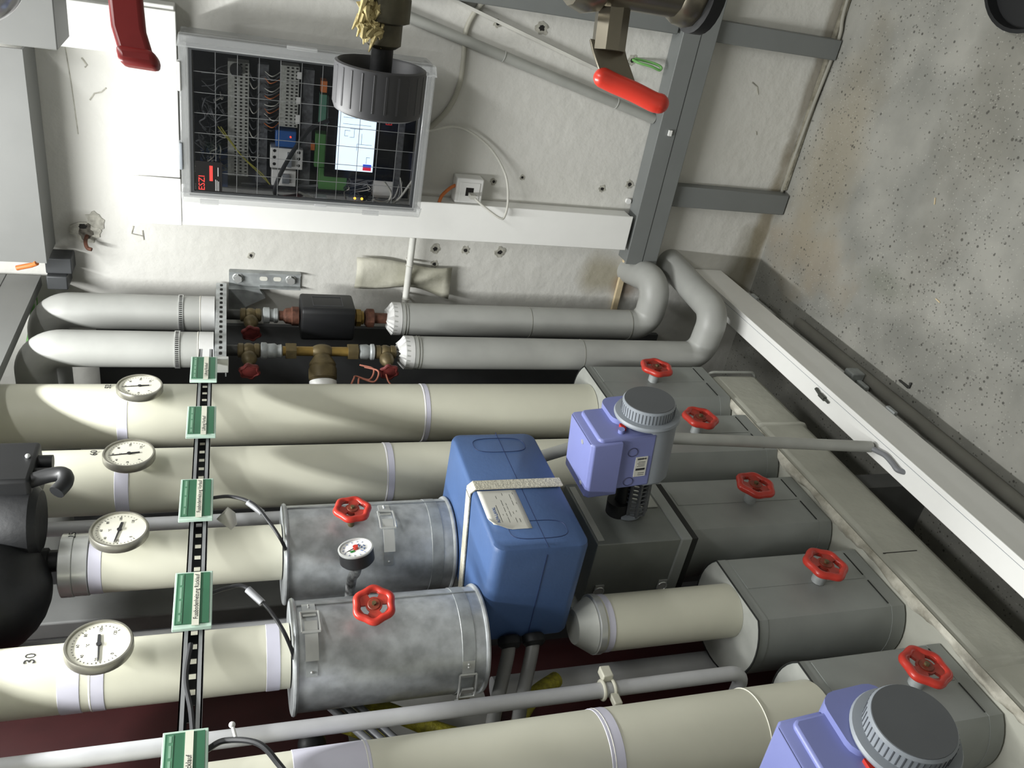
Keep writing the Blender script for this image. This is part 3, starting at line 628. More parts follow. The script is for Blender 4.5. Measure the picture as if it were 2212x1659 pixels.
MB().lathe([(.050, 0), (.0515, .001), (.0515, .022), (.050, .023), (.0525, .024), (.0525, .042), (.048, .044)], (XA, PY[5], 1.816), (0, 0, 1), 40).build('metal_collar', STEEL, p5)
text('25', 'pen_number', INK, p5, (XA+.0508, PY[5]+.008, 1.842), .016, 'X')
p6 = cpipe(6, 1.510, 2.69, 'cream insulated pipe marked 30 with the nearest whole dial', [(1.81, .028), (1.775, .02), (1.535, .02)], [1.783])
text('30', 'pen_number', INK, p6, (XA+.0488, PY[6]-.012, 1.86), .020, 'X')
text('60', 'pen_number', INK, p4, (XA+.0622, PY[4]+.0, 1.835), .017, 'X')
text('52', 'pen_number', INK, p3, (XA+.0682, PY[3]-.0, 1.835), .016, 'X')
p7 = cpipe(7, .697, 2.69, 'thick cream insulated pipe nearest the camera', [(1.47, .10), (1.075, .022)], [1.425, 1.08, .82])
p6b = cpipe(6, .715, .985, 'short cream insulated pipe between the blue box and the grey valve casing', [(.975, .012)])
MB().lathe([(.0505, 0), (.052, .001), (.052, .012), (.0505, .013)], (XA, PY[6], .985), (0, 0, 1), 40).build('metal_collar', STEEL, p6b)
MB().lathe([(.049, 0), (.030, .03)], (XA-.002, PY[6], .999), (0, 0, 1), 40).build('cone_end', SHEETL, p6b)
# dial gauges
def gauge(loc, val, label):
    t = thing('dial_thermometer', label, 'thermometer', loc, 'round dial thermometers on the pipes')
    x, y, z = loc; R = .0445
    MB().lathe([(R-.001, -.015), (R, -.013), (R, -.003), (R-.0015, 0), (R-.004, 0), (R-.0045, -.003)], loc, (1, 0, 0), 48, closed=False).build('rim', mat('gauge_rim', (150, 148, 138), .35, .7), t)
    MB().lathe([(.008, -.035), (.008, -.013)], loc, (1, 0, 0), 16).build('stem', STEEL, t)
    f = MB().lathe([(R-.004, -.018), (R-.004, -.0035)], loc, (1, 0, 0), 48).build('dial', DIAL, t)
    q = MB()
    for i in range(31):
        a = math.radians(135-9*i)  # angle from up, positive = left
        L = .0035 if i % 5 == 0 else .0018
        s, c = -math.sin(a), math.cos(a); r0 = .0345
        M = Matrix.Translation((x-.0034, y, z)) @ Matrix.Rotation(a, 4, 'X')
        q.box((0, -.0003, r0-L), (.0003, .0003, r0), M)
    q.build('scale_marks', INK, f)
    for i, n in enumerate(('0', '20', '40', '60', '80', '100', '120')):
        a = math.radians(135-45*i); text(n, 'scale_number', INK, f, (x-.0033, y-.0265*math.sin(a), z+.0265*math.cos(a)), .0058, 'X', 'CENTER', ext=.0001)
    text('°C', 'unit_mark', INK, f, (x-.0033, y, z+.014), .005, 'X', 'CENTER', ext=.0001)
    a = math.radians(135-45*val/20)
    M = Matrix.Translation((x-.003, y, z)) @ Matrix.Rotation(a, 4, 'X')
    MB().prism([(-.0018, -.018), (.0018, -.018), (.0022, -.003), (.0011, .004), (.0008, .028), (.0, .033), (-.0008, .028), (-.0011, .004), (-.0022, -.003)], 0, 0, .0008)
    nb = MB().prism([(-.0018, -.018), (.0018, -.018), (.0022, -.003), (.0011, .004), (.0008, .028), (.0, .033), (-.0008, .028), (-.0011, .004), (-.0022, -.003)], 0, 0, .0008)
    nb.v = [tuple(M @ V(v)) for v in nb.v]; nb.cyl((x-.003, y, z), (x-.0012, y, z), .0035, seg=14).build('needle', INK, t)
gauge((-.955, 1.590, 1.771), 57, 'dial thermometer on the farthest cream pipe, needle near 60')
gauge((-.955, 1.352, 1.770), 56, 'dial thermometer beside the handwritten 60 on the second cream pipe')
gauge((-.957, 1.143, 1.766), 24, 'dial thermometer on the short pipe under the black pump')
gauge((-.960, .905, 1.769), 18, 'dial thermometer, largest in view, on the pipe marked 30')
# ================================================================== VALVE CASINGS (grey boxes)
def casing(k, label, xf, half, R, z0=.389, z1=.735):
    y = PY[k]; cx = xf-math.sqrt(R*R-half*half)
    t = thing('valve_casing', label, 'valve casing', (cx, y, z0), 'grey sheet valve casings on the header')
    a0 = math.asin(half/R); poly = []
    n = 30
    for i in range(n+1):
        a = a0+(2*math.pi-2*a0)*i/n; poly.append((cx+R*math.cos(a), y+R*math.sin(a)))
    MB().prism(poly, 2, z0+.001, z1-.004).build('shell', SHEET, t)
    def sc(f, z_0, z_1): return MB().prism([(cx+(p[0]-cx)*f, y+(p[1]-y)*f) for p in poly], 2, z_0, z_1)
    sc(1.006, z1-.02, z1-.001).build('top_hem', SHEET, t); sc(.985, z1-.004, z1+.0005).build('top_plate', SHEETL, t)
    MB().tube([(cx+(p[0]-cx)*1.008, y+(p[1]-y)*1.008, z1) for p in poly+[poly[0]]], .0016, 6).build('top_rim', SHEETD, t)
    sc(1.008, z0, z0+.03).build('bottom_hem', SHEET, t)
    MB().box((xf+.0002, y-half*.9, z0+.0305), (xf+.0012, y-half*.1, z0+.033)).box((xf+.0002, y+half*.1, z0+.0305), (xf+.0012, y+half*.9, z0+.033)).build('hem_shadow_gap', SHEETD, t)
    MB().box((xf-.0005, y-.001, z0+.034), (xf+.0009, y+half-.004, z1-.024)).build('overlap_seam', SHEET, t)
    return t
casing(3, 'grey valve casing farthest along the header, next to the wall pipes', -.964, .076, .112, z1=.735)
casing(4, 'grey valve casing second from the far end, behind the thin conduit', -.968, .074, .108, z1=.735)
casing(5, 'grey valve casing under the square casing with the violet actuator', -.992, .077, .100, z1=.743)
casing(6, 'grey valve casing under the short cream pipe', -.998, .077, .104, z1=.714)
casing(7, 'grey valve casing nearest the camera, under the thick cream pipe', -.998, .075, .104, z1=.694)
# handwheels
REDW = mat('stained_red_web', (178, 54, 42), .4, scale=50, rgb2=(140, 52, 38))
def wheel_mesh(R, parent, stem=.035, bare=False):
    # local frame: axis +X, wheel centre at origin
    MB().ring((0, 0, 0), (1, 0, 0), R*.81, R*.185, 72, 10, lobed(6, .06)).build('rim', RED, parent)
    n = 72; holes = [(34, 88), (154, 208), (274, 328)]; rs = [.10, .34, .38, .60, .64, .80]
    q = MB(); z0, z1 = -R*.02, R*.10
    def keep(i, j):
        a = (j+.5)*360/n
        return not (2 <= i+0 and rs[i] >= .37 and rs[i] < .63 and any(h[0] < a < h[1] for h in holes))
    def P(i, j, h):
        a = 2*math.pi*(j % n)/n; r = rs[i]*R; return (h-(.8-rs[i])*R*.08, -r*math.sin(a), r*math.cos(a))
    for i in range(len(rs)-1):
        for j in range(n):
            if not keep(i, j): continue
            q.add([P(i, j, z1), P(i+1, j, z1), P(i+1, j+1, z1), P(i, j+1, z1)], [(0, 1, 2, 3)])
            q.add([P(i, j, z0), P(i+1, j, z0), P(i+1, j+1, z0), P(i, j+1, z0)], [(3, 2, 1, 0)])
            for di, dj, e in ((0, -1, ((i, j), (i+1, j))), (0, 1, ((i, j+1), (i+1, j+1))), (-1, 0, ((i, j), (i, j+1))), (1, 0, ((i+1, j), (i+1, j+1)))):
                ii, jj = i+di, (j+dj) % n
                if 0 <= ii < len(rs)-1 and keep(ii, jj): continue
                a, b = e; q.add([P(a[0], a[1], z0), P(b[0], b[1], z0), P(b[0], b[1], z1), P(a[0], a[1], z1)], [(0, 1, 2, 3)])
    q.build('web', REDW, parent)
    MB().lathe([(R*.30, -R*.2), (R*.30, R*.08), (R*.27, R*.11), (R*.1, R*.11)], (0, 0, 0), (1, 0, 0), 24).build('hub_washer', REDD, parent)
    MB().hexa((R*.08, 0, 0), (R*.22, 0, 0), R*.11).build('nut', BRASS, parent)
    MB().cyl((-stem, 0, 0), (-R*.1, 0, 0), R*.17, seg=16).build('stem', BRASS, parent)
    return parent
w0 = thing('handwheel_valve', 'x', 'valve handwheel', (-.925, 1.623, .572), 'red handwheels on the grey casings', world=False)
wheel_mesh(.042, w0, .036)
MB().lathe([(.013, -.042), (.013, -.020), (.009, -.018)], (0, 0, 0), (1, 0, 0), 12).build('gland_nut', GALVD, w0)
w0['label'] = 'red handwheel on the farthest grey valve casing'
w0.rotation_euler = (math.radians(12), 0, 0)
for k, x, z, lb, rx in ((4, -.926, .567, 'red handwheel on the second casing, above the thin conduit', 40), (5, -.95, .545, 'red handwheel on the casing below the violet actuator', 5), (6, -.955, .532, 'red handwheel on the casing under the short cream pipe', -20), (7, -.955, .507, 'red handwheel nearest the camera on the near grey casing', 25)):
    dup(w0, (x, PY[k]+.002, z), lb, (math.radians(rx), 0, 0))
# ================================================================== GALVANISED VALVE JACKETS
def jacket(k, cx, cy, r, label):
    t = thing('valve_jacket', label, 'valve jacket', (cx, cy, 1.207), 'galvanised cylindrical valve jackets')
    z0, z1 = 1.207, 1.508
    MB().lathe([(r, 0), (r, z1-z0)], (cx, cy, z0), (0, 0, 1), 64).build('shell', GALV, t)
    for z in (z0+.003, z1-.003): MB().ring((cx, cy, z), (0, 0, 1), r+.001, .0038, 64, 8).build('rolled_rim', GALV, t)
    band(t, (cx, cy, z0+.035), (0, 0, 1), r, .022, GALVD, 'bead_band')
    MB().box((cx+r-.0095, cy+.025, z0+.008), (cx+r-.0018, cy+.027, z1-.008)).build('lap_seam', GALVD, t)
    MB().lathe([(r-.03, 0), (r-.001, .001), (r-.001, .0015)], (cx, cy, z1-.002), (0, 0, 1), 48).build('top_ring', SHEETD, t)
    return t
def latch(t, cx, cy, r, z, a, name='toggle_latch'):
    # latch wrapped round the jacket at height z, centre direction a (0 = +X, positive = +Y)
    M = Matrix.Translation((cx, cy, z))
    def Q(ang, rr, dz): return V((cx+rr*math.cos(ang), cy+rr*math.sin(ang), z+dz))
    def arc(a0, a1, rr, w, th, n=8):
        m = MB(); vs = []; fs = []
        for i in range(n+1):
            g = a0+(a1-a0)*i/n
            for (dr, dz) in ((0, -w), (th, -w), (th, w), (0, w)): vs.append(Q(g, rr+dr, dz))
        for i in range(n):
            for j in range(4): fs.append((i*4+j, (i+1)*4+j, (i+1)*4+(j+1) % 4, i*4+(j+1) % 4))
        fs += [(0, 1, 2, 3), (n*4+3, n*4+2, n*4+1, n*4)]
        return m.add(vs, fs)
    l = arc(a+.28, a+.62, r+.0005, .010, .002).build(name, STEEL, t)
    arc(a-.52, a+.10, r+.009, .0095, .0035).build('lever', STEEL, l)
    w_ = MB()
    for s in (-1, 1): w_.tube([Q(a+.36-i*.09, r+.004+.002*i, .0135*s) for i in range(6)], .0019, 8)
    w_.tube([Q(a-.09, r+.014, -.0135), Q(a-.09, r+.014, .0135)], .0019, 8).tube([Q(a+.36, r+.004, -.0135), Q(a+.36, r+.004, .0135)], .0019, 8); w_.build('wire_bail', STEEL, l)
    arc(a-.80, a-.52, r+.0005, .0085, .0018).build('base_strip', GALVD, l)
    q = MB()
    for g in (a+.5, a+.56, a-.72): q.sphere(Q(g, r+.003, 0), .0022, seg=10, rings=6)
    q.build('rivet', STEEL, l)
j5 = jacket(5, XA, 1.160, .085, 'galvanised cylindrical jacket on the short pipe, left of the far half of the blue box')
latch(j5, XA, 1.160, .085, 1.332, -.40)
j6 = jacket(6, XA, .925, .084, 'galvanised cylindrical jacket on the pipe marked 30')
latch(j6, XA, .925, .084, 1.483, -.30)
latch(j6, XA, .925, .084, 1.243, -1.75)
wj = thing('handwheel_valve', 'red handwheel on the farther galvanised jacket', 'valve handwheel', (-.935, 1.135, 1.395), 'red handwheels on the galvanised jackets', world=False)
wheel_mesh(.033, wj, .045)
wj.rotation_euler = (math.radians(10), 0, 0)
dup(wj, (-.93, .902, 1.391), 'red handwheel on the nearer galvanised jacket', (math.radians(-35), math.radians(-6), math.radians(-14)))
# pressure gauge between the jackets
t = thing('pressure_gauge', 'small pressure gauge with black case standing between the two galvanised jackets', 'pressure gauge', (-.95, .975, 1.40))
ga = V((1, .18, .18)).normalized(); gc = V((-.905, 1.0, 1.408))
MB().lathe([(.024, -.024), (.0275, -.02), (.0275, -.001), (.0265, 0)], gc, ga, 40).build('case', BLACK, t)
MB().lathe([(.0275, 0), (.028, .003), (.0255, .0035), (.025, .001)], gc, ga, 40, closed=False).build('chrome_ring', STEEL, t)
gq = V((0, 0, 1)).rotation_difference(ga).to_matrix()
f = MB().lathe([(.0255, -.001), (.0255, .0006)], gc, ga, 40).build('dial', WHITE, t)
def gl(y, z, h=.0012):
    r_ = ga.cross(V((0, 0, 1))).normalized()*-1; u_ = ga.cross(r_)*1
    if u_.z < 0: u_ = -u_
    if r_.y < 0: r_ = -r_
    return gc+ga*h+r_*y+u_*z
MB().tube([gl(0, 0, .003), gl(-.006, .012, .003), gl(-.009, .018, .003)], [.0009, .0007, .0003], 6).build('needle', mat('thin_black', (50, 40, 40)), t)
MB().cyl(gl(0, 0, 0), gl(0, 0, .006), .0042, seg=16).build('red_knob', RED, t)
MB().add([gl(-.003, .002), gl(-.004, .011), gl(-.010, .008), gl(-.008, .002)], [(0, 1, 2, 3)]).build('green_sector', mat('gauge_green', (40, 130, 60)), f)
q = MB()
for i in range(11):
    a = math.radians(130-26*i); q.tube([gl(-.018*math.sin(a), .018*math.cos(a)), gl(-.021*math.sin(a), .021*math.cos(a))], .0004, 4)
for p_ in [((.004, -.006), (.007, -.009)), ((.007, -.004), (.011, -.007)), ((-.002, -.010), (.003, -.011)), ((.002, -.015), (.006, -.014)), ((-.007, -.013), (-.003, -.015)), ((-.01, -.010), (-.007, -.008))]:
    q.tube([gl(*p_[0]), gl((p_[0][0]+p_[1][0])/2+.001, (p_[0][1]+p_[1][1])/2+.002), gl(*p_[1])], .0006, 5)
q.build('pen_marks', INKB, f)
MB().tube(smooth([gc-ga*.020, V((-.935, 1.0, 1.404)), V((-.965, 1.012, 1.402)), V((-1.01, 1.042, 1.402)), V((-1.06, 1.045, 1.402))]), .0085, 14).build('connector', mat('worn_chrome', (190, 192, 192), .3, .7, var=.4, scale=60), t)
# ================================================================== BLUE HEAT EXCHANGER
hx = thing('heat_exchanger', 'blue foam-shelled heat exchanger box with a strap and white plate', 'heat exchanger', (-.96, 1.08, 1.04))
MB().rbox((-1.06, .920, 1.040), (-.856, 1.248, 1.205), .020, 0, 6, chamf=.010).build('shell', BLUE, hx)
q = MB().box((-.8562, .922, 1.1155), (-.8553, 1.246, 1.1165)).box((-1.05, .9192, 1.1155), (-.87, .9202, 1.1165))
q.build('mould_seam', mat('dark_blue_line', (30, 46, 86), .6), hx)
def oval(cy, cz, hy, hz, n=40):
    pts = []
    for k in range(n+1):
        a = 2*math.pi*k/n; c, s = math.cos(a), math.sin(a)
        pts.append((-.8556, cy+hy*math.copysign(abs(c)**.6, c), cz+hz*math.copysign(abs(s)**.6, s)))
    return pts
for yy in (1.205, .965): MB().tube(oval(yy, 1.12, .022, .05), .0006, 5, False).build('embossed_oval', MATS['dark_blue_line'], hx)
stp = thing('webbing_strap', 'cream webbing strap wound around the blue box', 'strap', (-.86, 1.085, 1.04))
WEB = mat('webbing', (206, 202, 184), .8, var=.1, scale=200, bump=.4, bscale=300)
sp = [(-.8535, 1.045), (-.8535, 1.2), (-.860, 1.2075), (-1.055, 1.2075), (-1.055, 1.2100), (-.859, 1.2100), (-.8512, 1.201), (-.8512, 1.045)]
MB().prism([(-.8512, 1.039), (-.8535, 1.0415), (-.8535, 1.199), (-.8615, 1.2068), (-.870, 1.2068), (-.870, 1.2088), (-.8605, 1.2088), (-.8512, 1.200)], 1, 1.071, 1.094).build('front_run', WEB, stp)
MB().prism([(-.868, 1.071), (-.868, 1.094), (-1.055, 1.046), (-1.055, 1.023)], 2, 1.2066, 1.2088).build('top_run', WEB, stp)
lb = thing('type_plate', 'white printed type plate with a curled corner on the blue box', 'plate', (-.855, .97, 1.13))
pm = MB(); ny, nz = 10, 8; vs = []
for i in range(ny+1):
    for j in range(nz+1):
        y = .968+.101*i/ny; z = 1.129+.069*j/nz
        d = max(0, (.993-y)/.021+(z-1.172)/.024-1.0) if y < .993 and z > 1.172 else 0
        vs.append((-.8552+.006*min(d, 1.2), y+.006*min(d, 1), z-.003*min(d, 1)))
fs = [(i*(nz+1)+j, (i+1)*(nz+1)+j, (i+1)*(nz+1)+j+1, i*(nz+1)+j+1) for i in range(ny) for j in range(nz)]
pm.add(vs, fs); o = pm.build('paper', PAPER, lb); sm = o.modifiers.new('s', 'SOLIDIFY'); sm.thickness = .0005
text('ALFA-LAVAL', 'brand_print', INKB, lb, (-.8547, .985, 1.181), .0072, 'X', bold=True, ext=.0002)
q = MB(); rr = random.Random(5)
for r0 in range(6):
    y = .984
    while y < 1.058:
        L = .004+rr.random()*.012
        if rr.random() < .55: q.box((-.8551, y, 1.137+r0*.0063), (-.8547, min(y+L, 1.062), 1.1379+r0*.0063))
        y += L+.003
q.box((-.8551, .986, 1.1745), (-.8547, 1.03, 1.1755)); q.build('fine_print', mat('grey_print', (120, 122, 118)), lb)
# pipes at the foot of the blue box
for i, (y, lb_) in enumerate([(.845, 'thin grey branch pipe with black clamp below the near end of the blue box'), (.80, 'second thin grey branch pipe beside it, below the near end of the blue box')]):
    zz = 1.155-.06*i
    t = thing('branch_pipe', lb_, 'pipe', (-1.09, .92, zz), 'thin grey branch pipes at the end of the blue box')
    zz = 1.150-.043*i
    MB().tube(smooth([(-1.05, .918, zz), (-1.065, .90, zz+.004), (-1.09, .87, zz+.018), (-1.10, .83, zz+.038), (-1.105, .79, zz+.056), (-1.13, .755, zz+.07)]), .0115, 16).build('tube', mat('grey_tube', (128, 128, 126), .5, .2), t)
    MB().lathe([(.017, 0), (.020, .004), (.020, .014), (.015, .020)], (-1.05, .920, zz), (-.6, -1, 0), 10).build('collar', BLACKM, t)
# ================================================================== THREE-WAY VALVE CASING + ACTUATORS
t = thing('square_valve_casing', 'dark grey square sheet casing carrying the violet actuator, below the blue box', 'valve casing', (-1.05, 1.12, .78))
DS = mat('dark_sheet', (126, 130, 126), .5, .25, var=.08, scale=9)
MB().box((-1.15, 1.030, .779), (-.960, 1.212, .962)).build('shell', DS, t, bevel=.002)
MB().box((-1.152, 1.027, .766), (-.957, 1.215, .790)).build('bottom_flange', SHEET, t, bevel=.003)
MB().box((-1.14, 1.035, .748), (-.965, 1.205, .765)).build('joint_gap', SHEETD, t)
MB().box((-.9598, 1.04, .945), (-.9585, 1.2, .958)).build('silver_tape', SHEETL, t)
MB().box((-.9598, 1.125, .795), (-.957, 1.209, .84)).build('raised_flap', SHEETL, t, bevel=.001)
for z in (.80, .935):
    l = MB().box((-1.09, 1.0265, z-.009), (-1.06, 1.0295, z+.009)).build('toggle_latch', STEEL, t)
    MB().ring((-1.075, 1.026, z), (0, 1, 0), .010, .0015, 20, 6).build('wire_bail', STEEL, l)
def actuator_parts(t):
    # local frame: foot at origin, outward = +X, up = +Z, room side = -Y  ; axis length to knob face .27
    # lantern frame
    q = MB(); 
    q.lathe([(.030, 0), (.030, .006), (.026, .007)], (0, 0, 0), (1, 0, 0), 28)
    q.build('mounting_ring', GREYP, t)
    q = MB()
    n = 9
    for i in range(n+1):
        x = .006+.088*i/n; q.ring((x, -.004, -.012), (1, 0, 0), .024, .0016, 28, 6)
    for a in (-60, -100, -140, -20, 20):
        aa = math.radians(a); q.tube([(.004, -.004+.024*math.sin(aa), -.012-.024*math.cos(aa)*-1 if False else -.012+.024*math.cos(aa+math.pi)), (.096, -.004+.024*math.sin(aa), -.012+.024*math.cos(aa+math.pi))], .0035, 6)
    q.build('lantern_grille', DGREYP, t)
    MB().cyl((.0, 0, .012), (.096, 0, .012), .015, seg=20).build('yoke_column', BLACKM, t)
    MB().cyl((.0, .0, .02), (.03, .0, .02), .022, seg=20).build('gland', BLACKM, t)
    # grey cylinder half
    MB().prism([(-.049, -.030), (-.049, .0), (-.028, .030), (.0, .036), (.03, .03), (.049, .0), (.049, -.03), (.03, -.052), (.0, -.060), (-.034, -.053)], 0, .096, .232).build('grey_cover', GREYP, t, bevel=.006)
    # violet housing
    MB().prism([(-.050, -.008), (-.050, .096), (-.044, .102), (.044, .102), (.050, .096), (.050, -.008)], 0, .100, .214).build('violet_housing', VIOLET, t, bevel=.006)
    vh = MB().prism([(-.056, .058), (-.056, .112), (-.050, .118), (.050, .118), (.056, .112), (.056, .058)], 0, .092, .208, chamf=.004).build('violet_cover', VIOLET, t, bevel=.004)
    for x, y in ((.19, -.015), (.11, -.03)): MB().cyl((x, y, .118), (x, y, .1195), .0045, seg=14).build('cover_screw', STEEL, vh)
    for x in (.115, .180): MB().ring((x, -.0503, .035), (0, 1, 0), .009, .0008, 24, 6).build('cable_knockout', mat('dark_violet', (66, 68, 104), .5), t)
    MB().rbox((.176, -.012, -.02), (.224, .066, .06), .02, 0).build('collar_arc', VIOLET, t)
    lb = MB().box((.125, -.0514, .004), (.168, -.0498, .027)).build('rating_plate', PAPER, t)
    q = MB()
    q.box((.139, -.0518, .007), (.1435, -.0513, .0245))
    for i in range(4): q.box((.1475+i*.0032, -.0518, .008), (.1482+i*.0032, -.0513, .023-.002*(i % 2)))
    for i in range(2): q.box((.1285+i*.004, -.0518, .007), (.1293+i*.004, -.0513, .019))
    q.build('plate_print', INK, lb)
    # knob
    MB().lathe([(.050, 0), (.0585, .002), (.0600, .006), (.058, .010), (.050, .011)], (.224, -.006, -.004), (1, 0, 0), 56).build('knob_flange', GREYP, t)
    q = MB().lathe([(.0475, 0), (.0475, .020), (.045, .023)], (.235, -.006, -.004), (1, 0, 0), 72)
    k = q.build('knob', GREYP, t); MB().lathe([(.0445, 0), (.0445, .0012)], (.258, -.006, -.004), (1, 0, 0), 56).build('knob_face', DGREYP, k)
    q = MB()
    for i in range(48):
        a = 2*math.pi*i/48; M = Matrix.Translation((.236, -.006, -.004)) @ Matrix.Rotation(a, 4, 'X'); q.box((0, -.0006, .0470), (.018, .0006, .0482), M)
    q.build('knob_grooves', mat('groove_shade', (84, 88, 94), .6), k)
    MB().box((.214, -.03, .045), (.22, -.014, .052)).build('red_pointer', RED, t)
    MB().tube([(.205, -.032, .055), (.222, -.034, .056)], .006, 10).build('lock_pin', VIOLET, t)
def brand(t):
    text('SIEMENS', 'brand_print', INK, t, (0, 0, 0), .006, 'X', bold=True)
act = thing('valve_actuator', 'violet and grey valve actuator with ribbed knob on the square casing', 'valve actuator', (-.957, 1.118, .868), 'violet valve actuators', world=False)
actuator_parts(act)
def brandtext(t, s, x, z, size, y=-.0538, m=INK):
    cu = bpy.data.curves.new('t', 'FONT'); cu.body = s; cu.size = size; cu.extrude = .0002; cu.align_x = 'CENTER'; cu.align_y = 'CENTER'; cu.offset = size*.02
    o = bpy.data.objects.new('t', cu); COL.objects.link(o)
    me = bpy.data.meshes.new_from_object(o.evaluated_get(bpy.context.evaluated_depsgraph_get())); bpy.data.objects.remove(o)
    # letters read downwards the image = along -Z ... text x -> -Z, y -> +X, faces -Y
    M = Matrix(((0, 1, 0), (0, 0, -1), (-1, 0, 0)))
    me.transform(Matrix.Translation((x, y, z)) @ M.to_4x4()); me.materials.clear(); me.materials.append(m)
    ob = bpy.data.objects.new('brand_print', me); COL.objects.link(ob); ob.parent = t
brandtext(act, 'SIEMENS', .1640, .0155, .0046, y=-.0518)
act.rotation_euler = (0, math.radians(-6), 0)
dup(act, (-.935, .445, .862), 'violet and grey valve actuator at the near bottom corner, partly out of frame', (0, math.radians(-8), math.radians(-4)))
# ================================================================== HEADER
t = thing('header', 'long plastered rectangular distribution header along the pipe row', 'header', (-1.07, .7, .2))
MB().box((-1.24, -.8, .235), (-.965, 1.665, .385)).build('insulated_body', MANI, t, bevel=.022)
for y, wd in ((1.42, .035), (.68, .045)): MB().box((-1.235, y-wd/2, .233), (-.9625, y+wd/2, .3865)).build('joint_band', MANI, t, bevel=.02)
frame(MB(), 0, 1, 0, 1, 0, 1, .1)
MB().tube(fillet([(-1.24, 1.667, .387), (-.963, 1.667, .387), (-.963, 1.667, .233), (-1.24, 1.667, .233)], .02), .004).build('end_rim', SHEETL, t)
MB().box((-.9655, .955, .285), (-.9645, .957, .37)).build('crack', HOLE, t)
for yy in (1.2, .2): MB().box((-1.2, yy, 0), (-1.0, yy+.05, .234)).build('support_leg', GREYF, t)
# rough plaster ridge along the front edge of the header
rr = random.Random(4); vs = []; n = 160; m = 5
for a in range(n+1):
    y = -.3+1.93*a/n; k_ = .2 if min(abs(y-PY[3]), abs(y-PY[4])) < .085 else 1; w_ = k_*.020+.005*math.sin(y*31)+k_*.005*rr.random()
    for b in range(m+1):
        v = b/m; vs.append((-.967-w_*(1-v), y, .3855+k_*.005*math.sin(math.pi*v)+.0025*rr.random()*math.sin(math.pi*v)))
MB().add(vs, [(a*(m+1)+b, (a+1)*(m+1)+b, (a+1)*(m+1)+b+1, a*(m+1)+b+1) for a in range(n) for b in range(m)]).build('plaster_ridge', PLAST, t)
# white floor-level trunking
t = thing('long_white_duct', 'long white duct running low in front of the header', 'cable duct', (-.88, .8, .13))
MB().box((-.905, -.8, .135), (-.850, D-.004, .236)).build('duct_base', TRUNKW, t, bevel=.002)
MB().box((-.9065, -.8, .234), (-.848, D-.004, .2405)).build('lid', TRUNKW, t, bevel=.0015)
MB().box((-.861, -.8, .2404), (-.860, D-.004, .2409)).build('lid_line', GREYP, t)
for y in (1.9, 1.28, .4): MB().box((-.96, y, .125), (-.845, y+.03, .134)).box((-.96, y, 0.001), (-.95, y+.03, .125)).build('support_bracket', GALVD, t)
o = MB().cyl((-.867, 1.425, .2455), (-.872, 1.405, .2455), .004).cyl((-.872, 1.405, .2455), (-.873, 1.385, .2455), .006).cyl((-.873, 1.385, .2455), (-.874, 1.37, .2455), .003).build('loose_plug', mat('dirty_metal', (90, 92, 88), .4, .6)); tag(o, 'small loose metal plug lying on the long white duct', 'plug')
t = thing('thin_conduit', 'thin grey conduit dropping in front of the far casings onto the white duct', 'conduit', (-.88, 1.2, .245))
MB().cyl((-.884, 1.262, .80), (-.880, 1.197, .250), .0125, bev=.002).build('tube', CON, t)
MB().cyl((-.880, 1.197, .249), (-.880, 1.197, .2505), .0105).build('open_end', HOLE, t)
MB().tube([(-.884, 1.262, .80), (-.895, 1.264, .9), (-.93, 1.266, 1.0), (-.95, 1.268, 1.1)], .0125, 16).build('upper_tube', CON, t)
o = MB().tube(smooth([(-.880, 1.198, .258), (-.878, 1.18, .252), (-.873, 1.155, .250), (-.876, 1.13, .249), (-.879, 1.112, .250), (-.879, 1.104, .243), (-.879, 1.10, .236)]), .006, 10).build('conduit_cable', CABLEG); tag(o, 'grey cable leaving the thin conduit and entering a hole in the white duct', 'cable')
o = MB().cyl((-.89, .3, .018), (-.888, 1.83, .018), .016).build('floor_pipe', mat('dusty_pipe', (120, 119, 112), .8)); tag(o, 'dusty grey pipe lying on the floor under the white duct', 'pipe')
o = MB().box((-.905, 1.50, .035), (-.87, 1.535, .075)).box((-.90, 1.46, .045), (-.885, 1.50, .06)).build('pipe_clip', GALVD, bevel=.004); tag(o, 'broken galvanised clip standing on the floor pipe', 'clip')
o = MB().box((-.845, 1.39, 0.0005), (-.840, 1.425, .006)).box((-.845, 1.385, .0005), (-.828, 1.39, .006)).build('floor_scrap', DP, bevel=.003); tag(o, 'small dark scrap on the floor beside the floor pipe', 'scrap')
for i, (x, y, a, lb_) in enumerate([(-.42, 1.55, .4, 'tiny white wood splinter on the floor nearest the white wall'), (-.62, 1.42, 1.4, 'tiny white wood splinter on the bare floor'), (-.28, 1.25, 2.2, 'tiny white wood splinter on the floor far from the pipes')]):
    o = MB().box((-.008, -.0012, .0005), (.008, .0012, .0025), Matrix.Translation((x, y, 0)) @ Matrix.Rotation(a, 4, 'Z')).build('splinter', WOOD); tag(o, lb_, 'splinter', 'splinters on the floor')
o = MB().lathe([(.12, 0), (.125, .004), (.127, .03), (.130, .034), (.122, .035), (.118, .012), (.05, .011)], (.090, 1.512, 0.001), (0, 0, 1), 40).build('black_bucket', BLACK); tag(o, 'low black round tray on the floor at the upper right corner of the photo', 'tub')
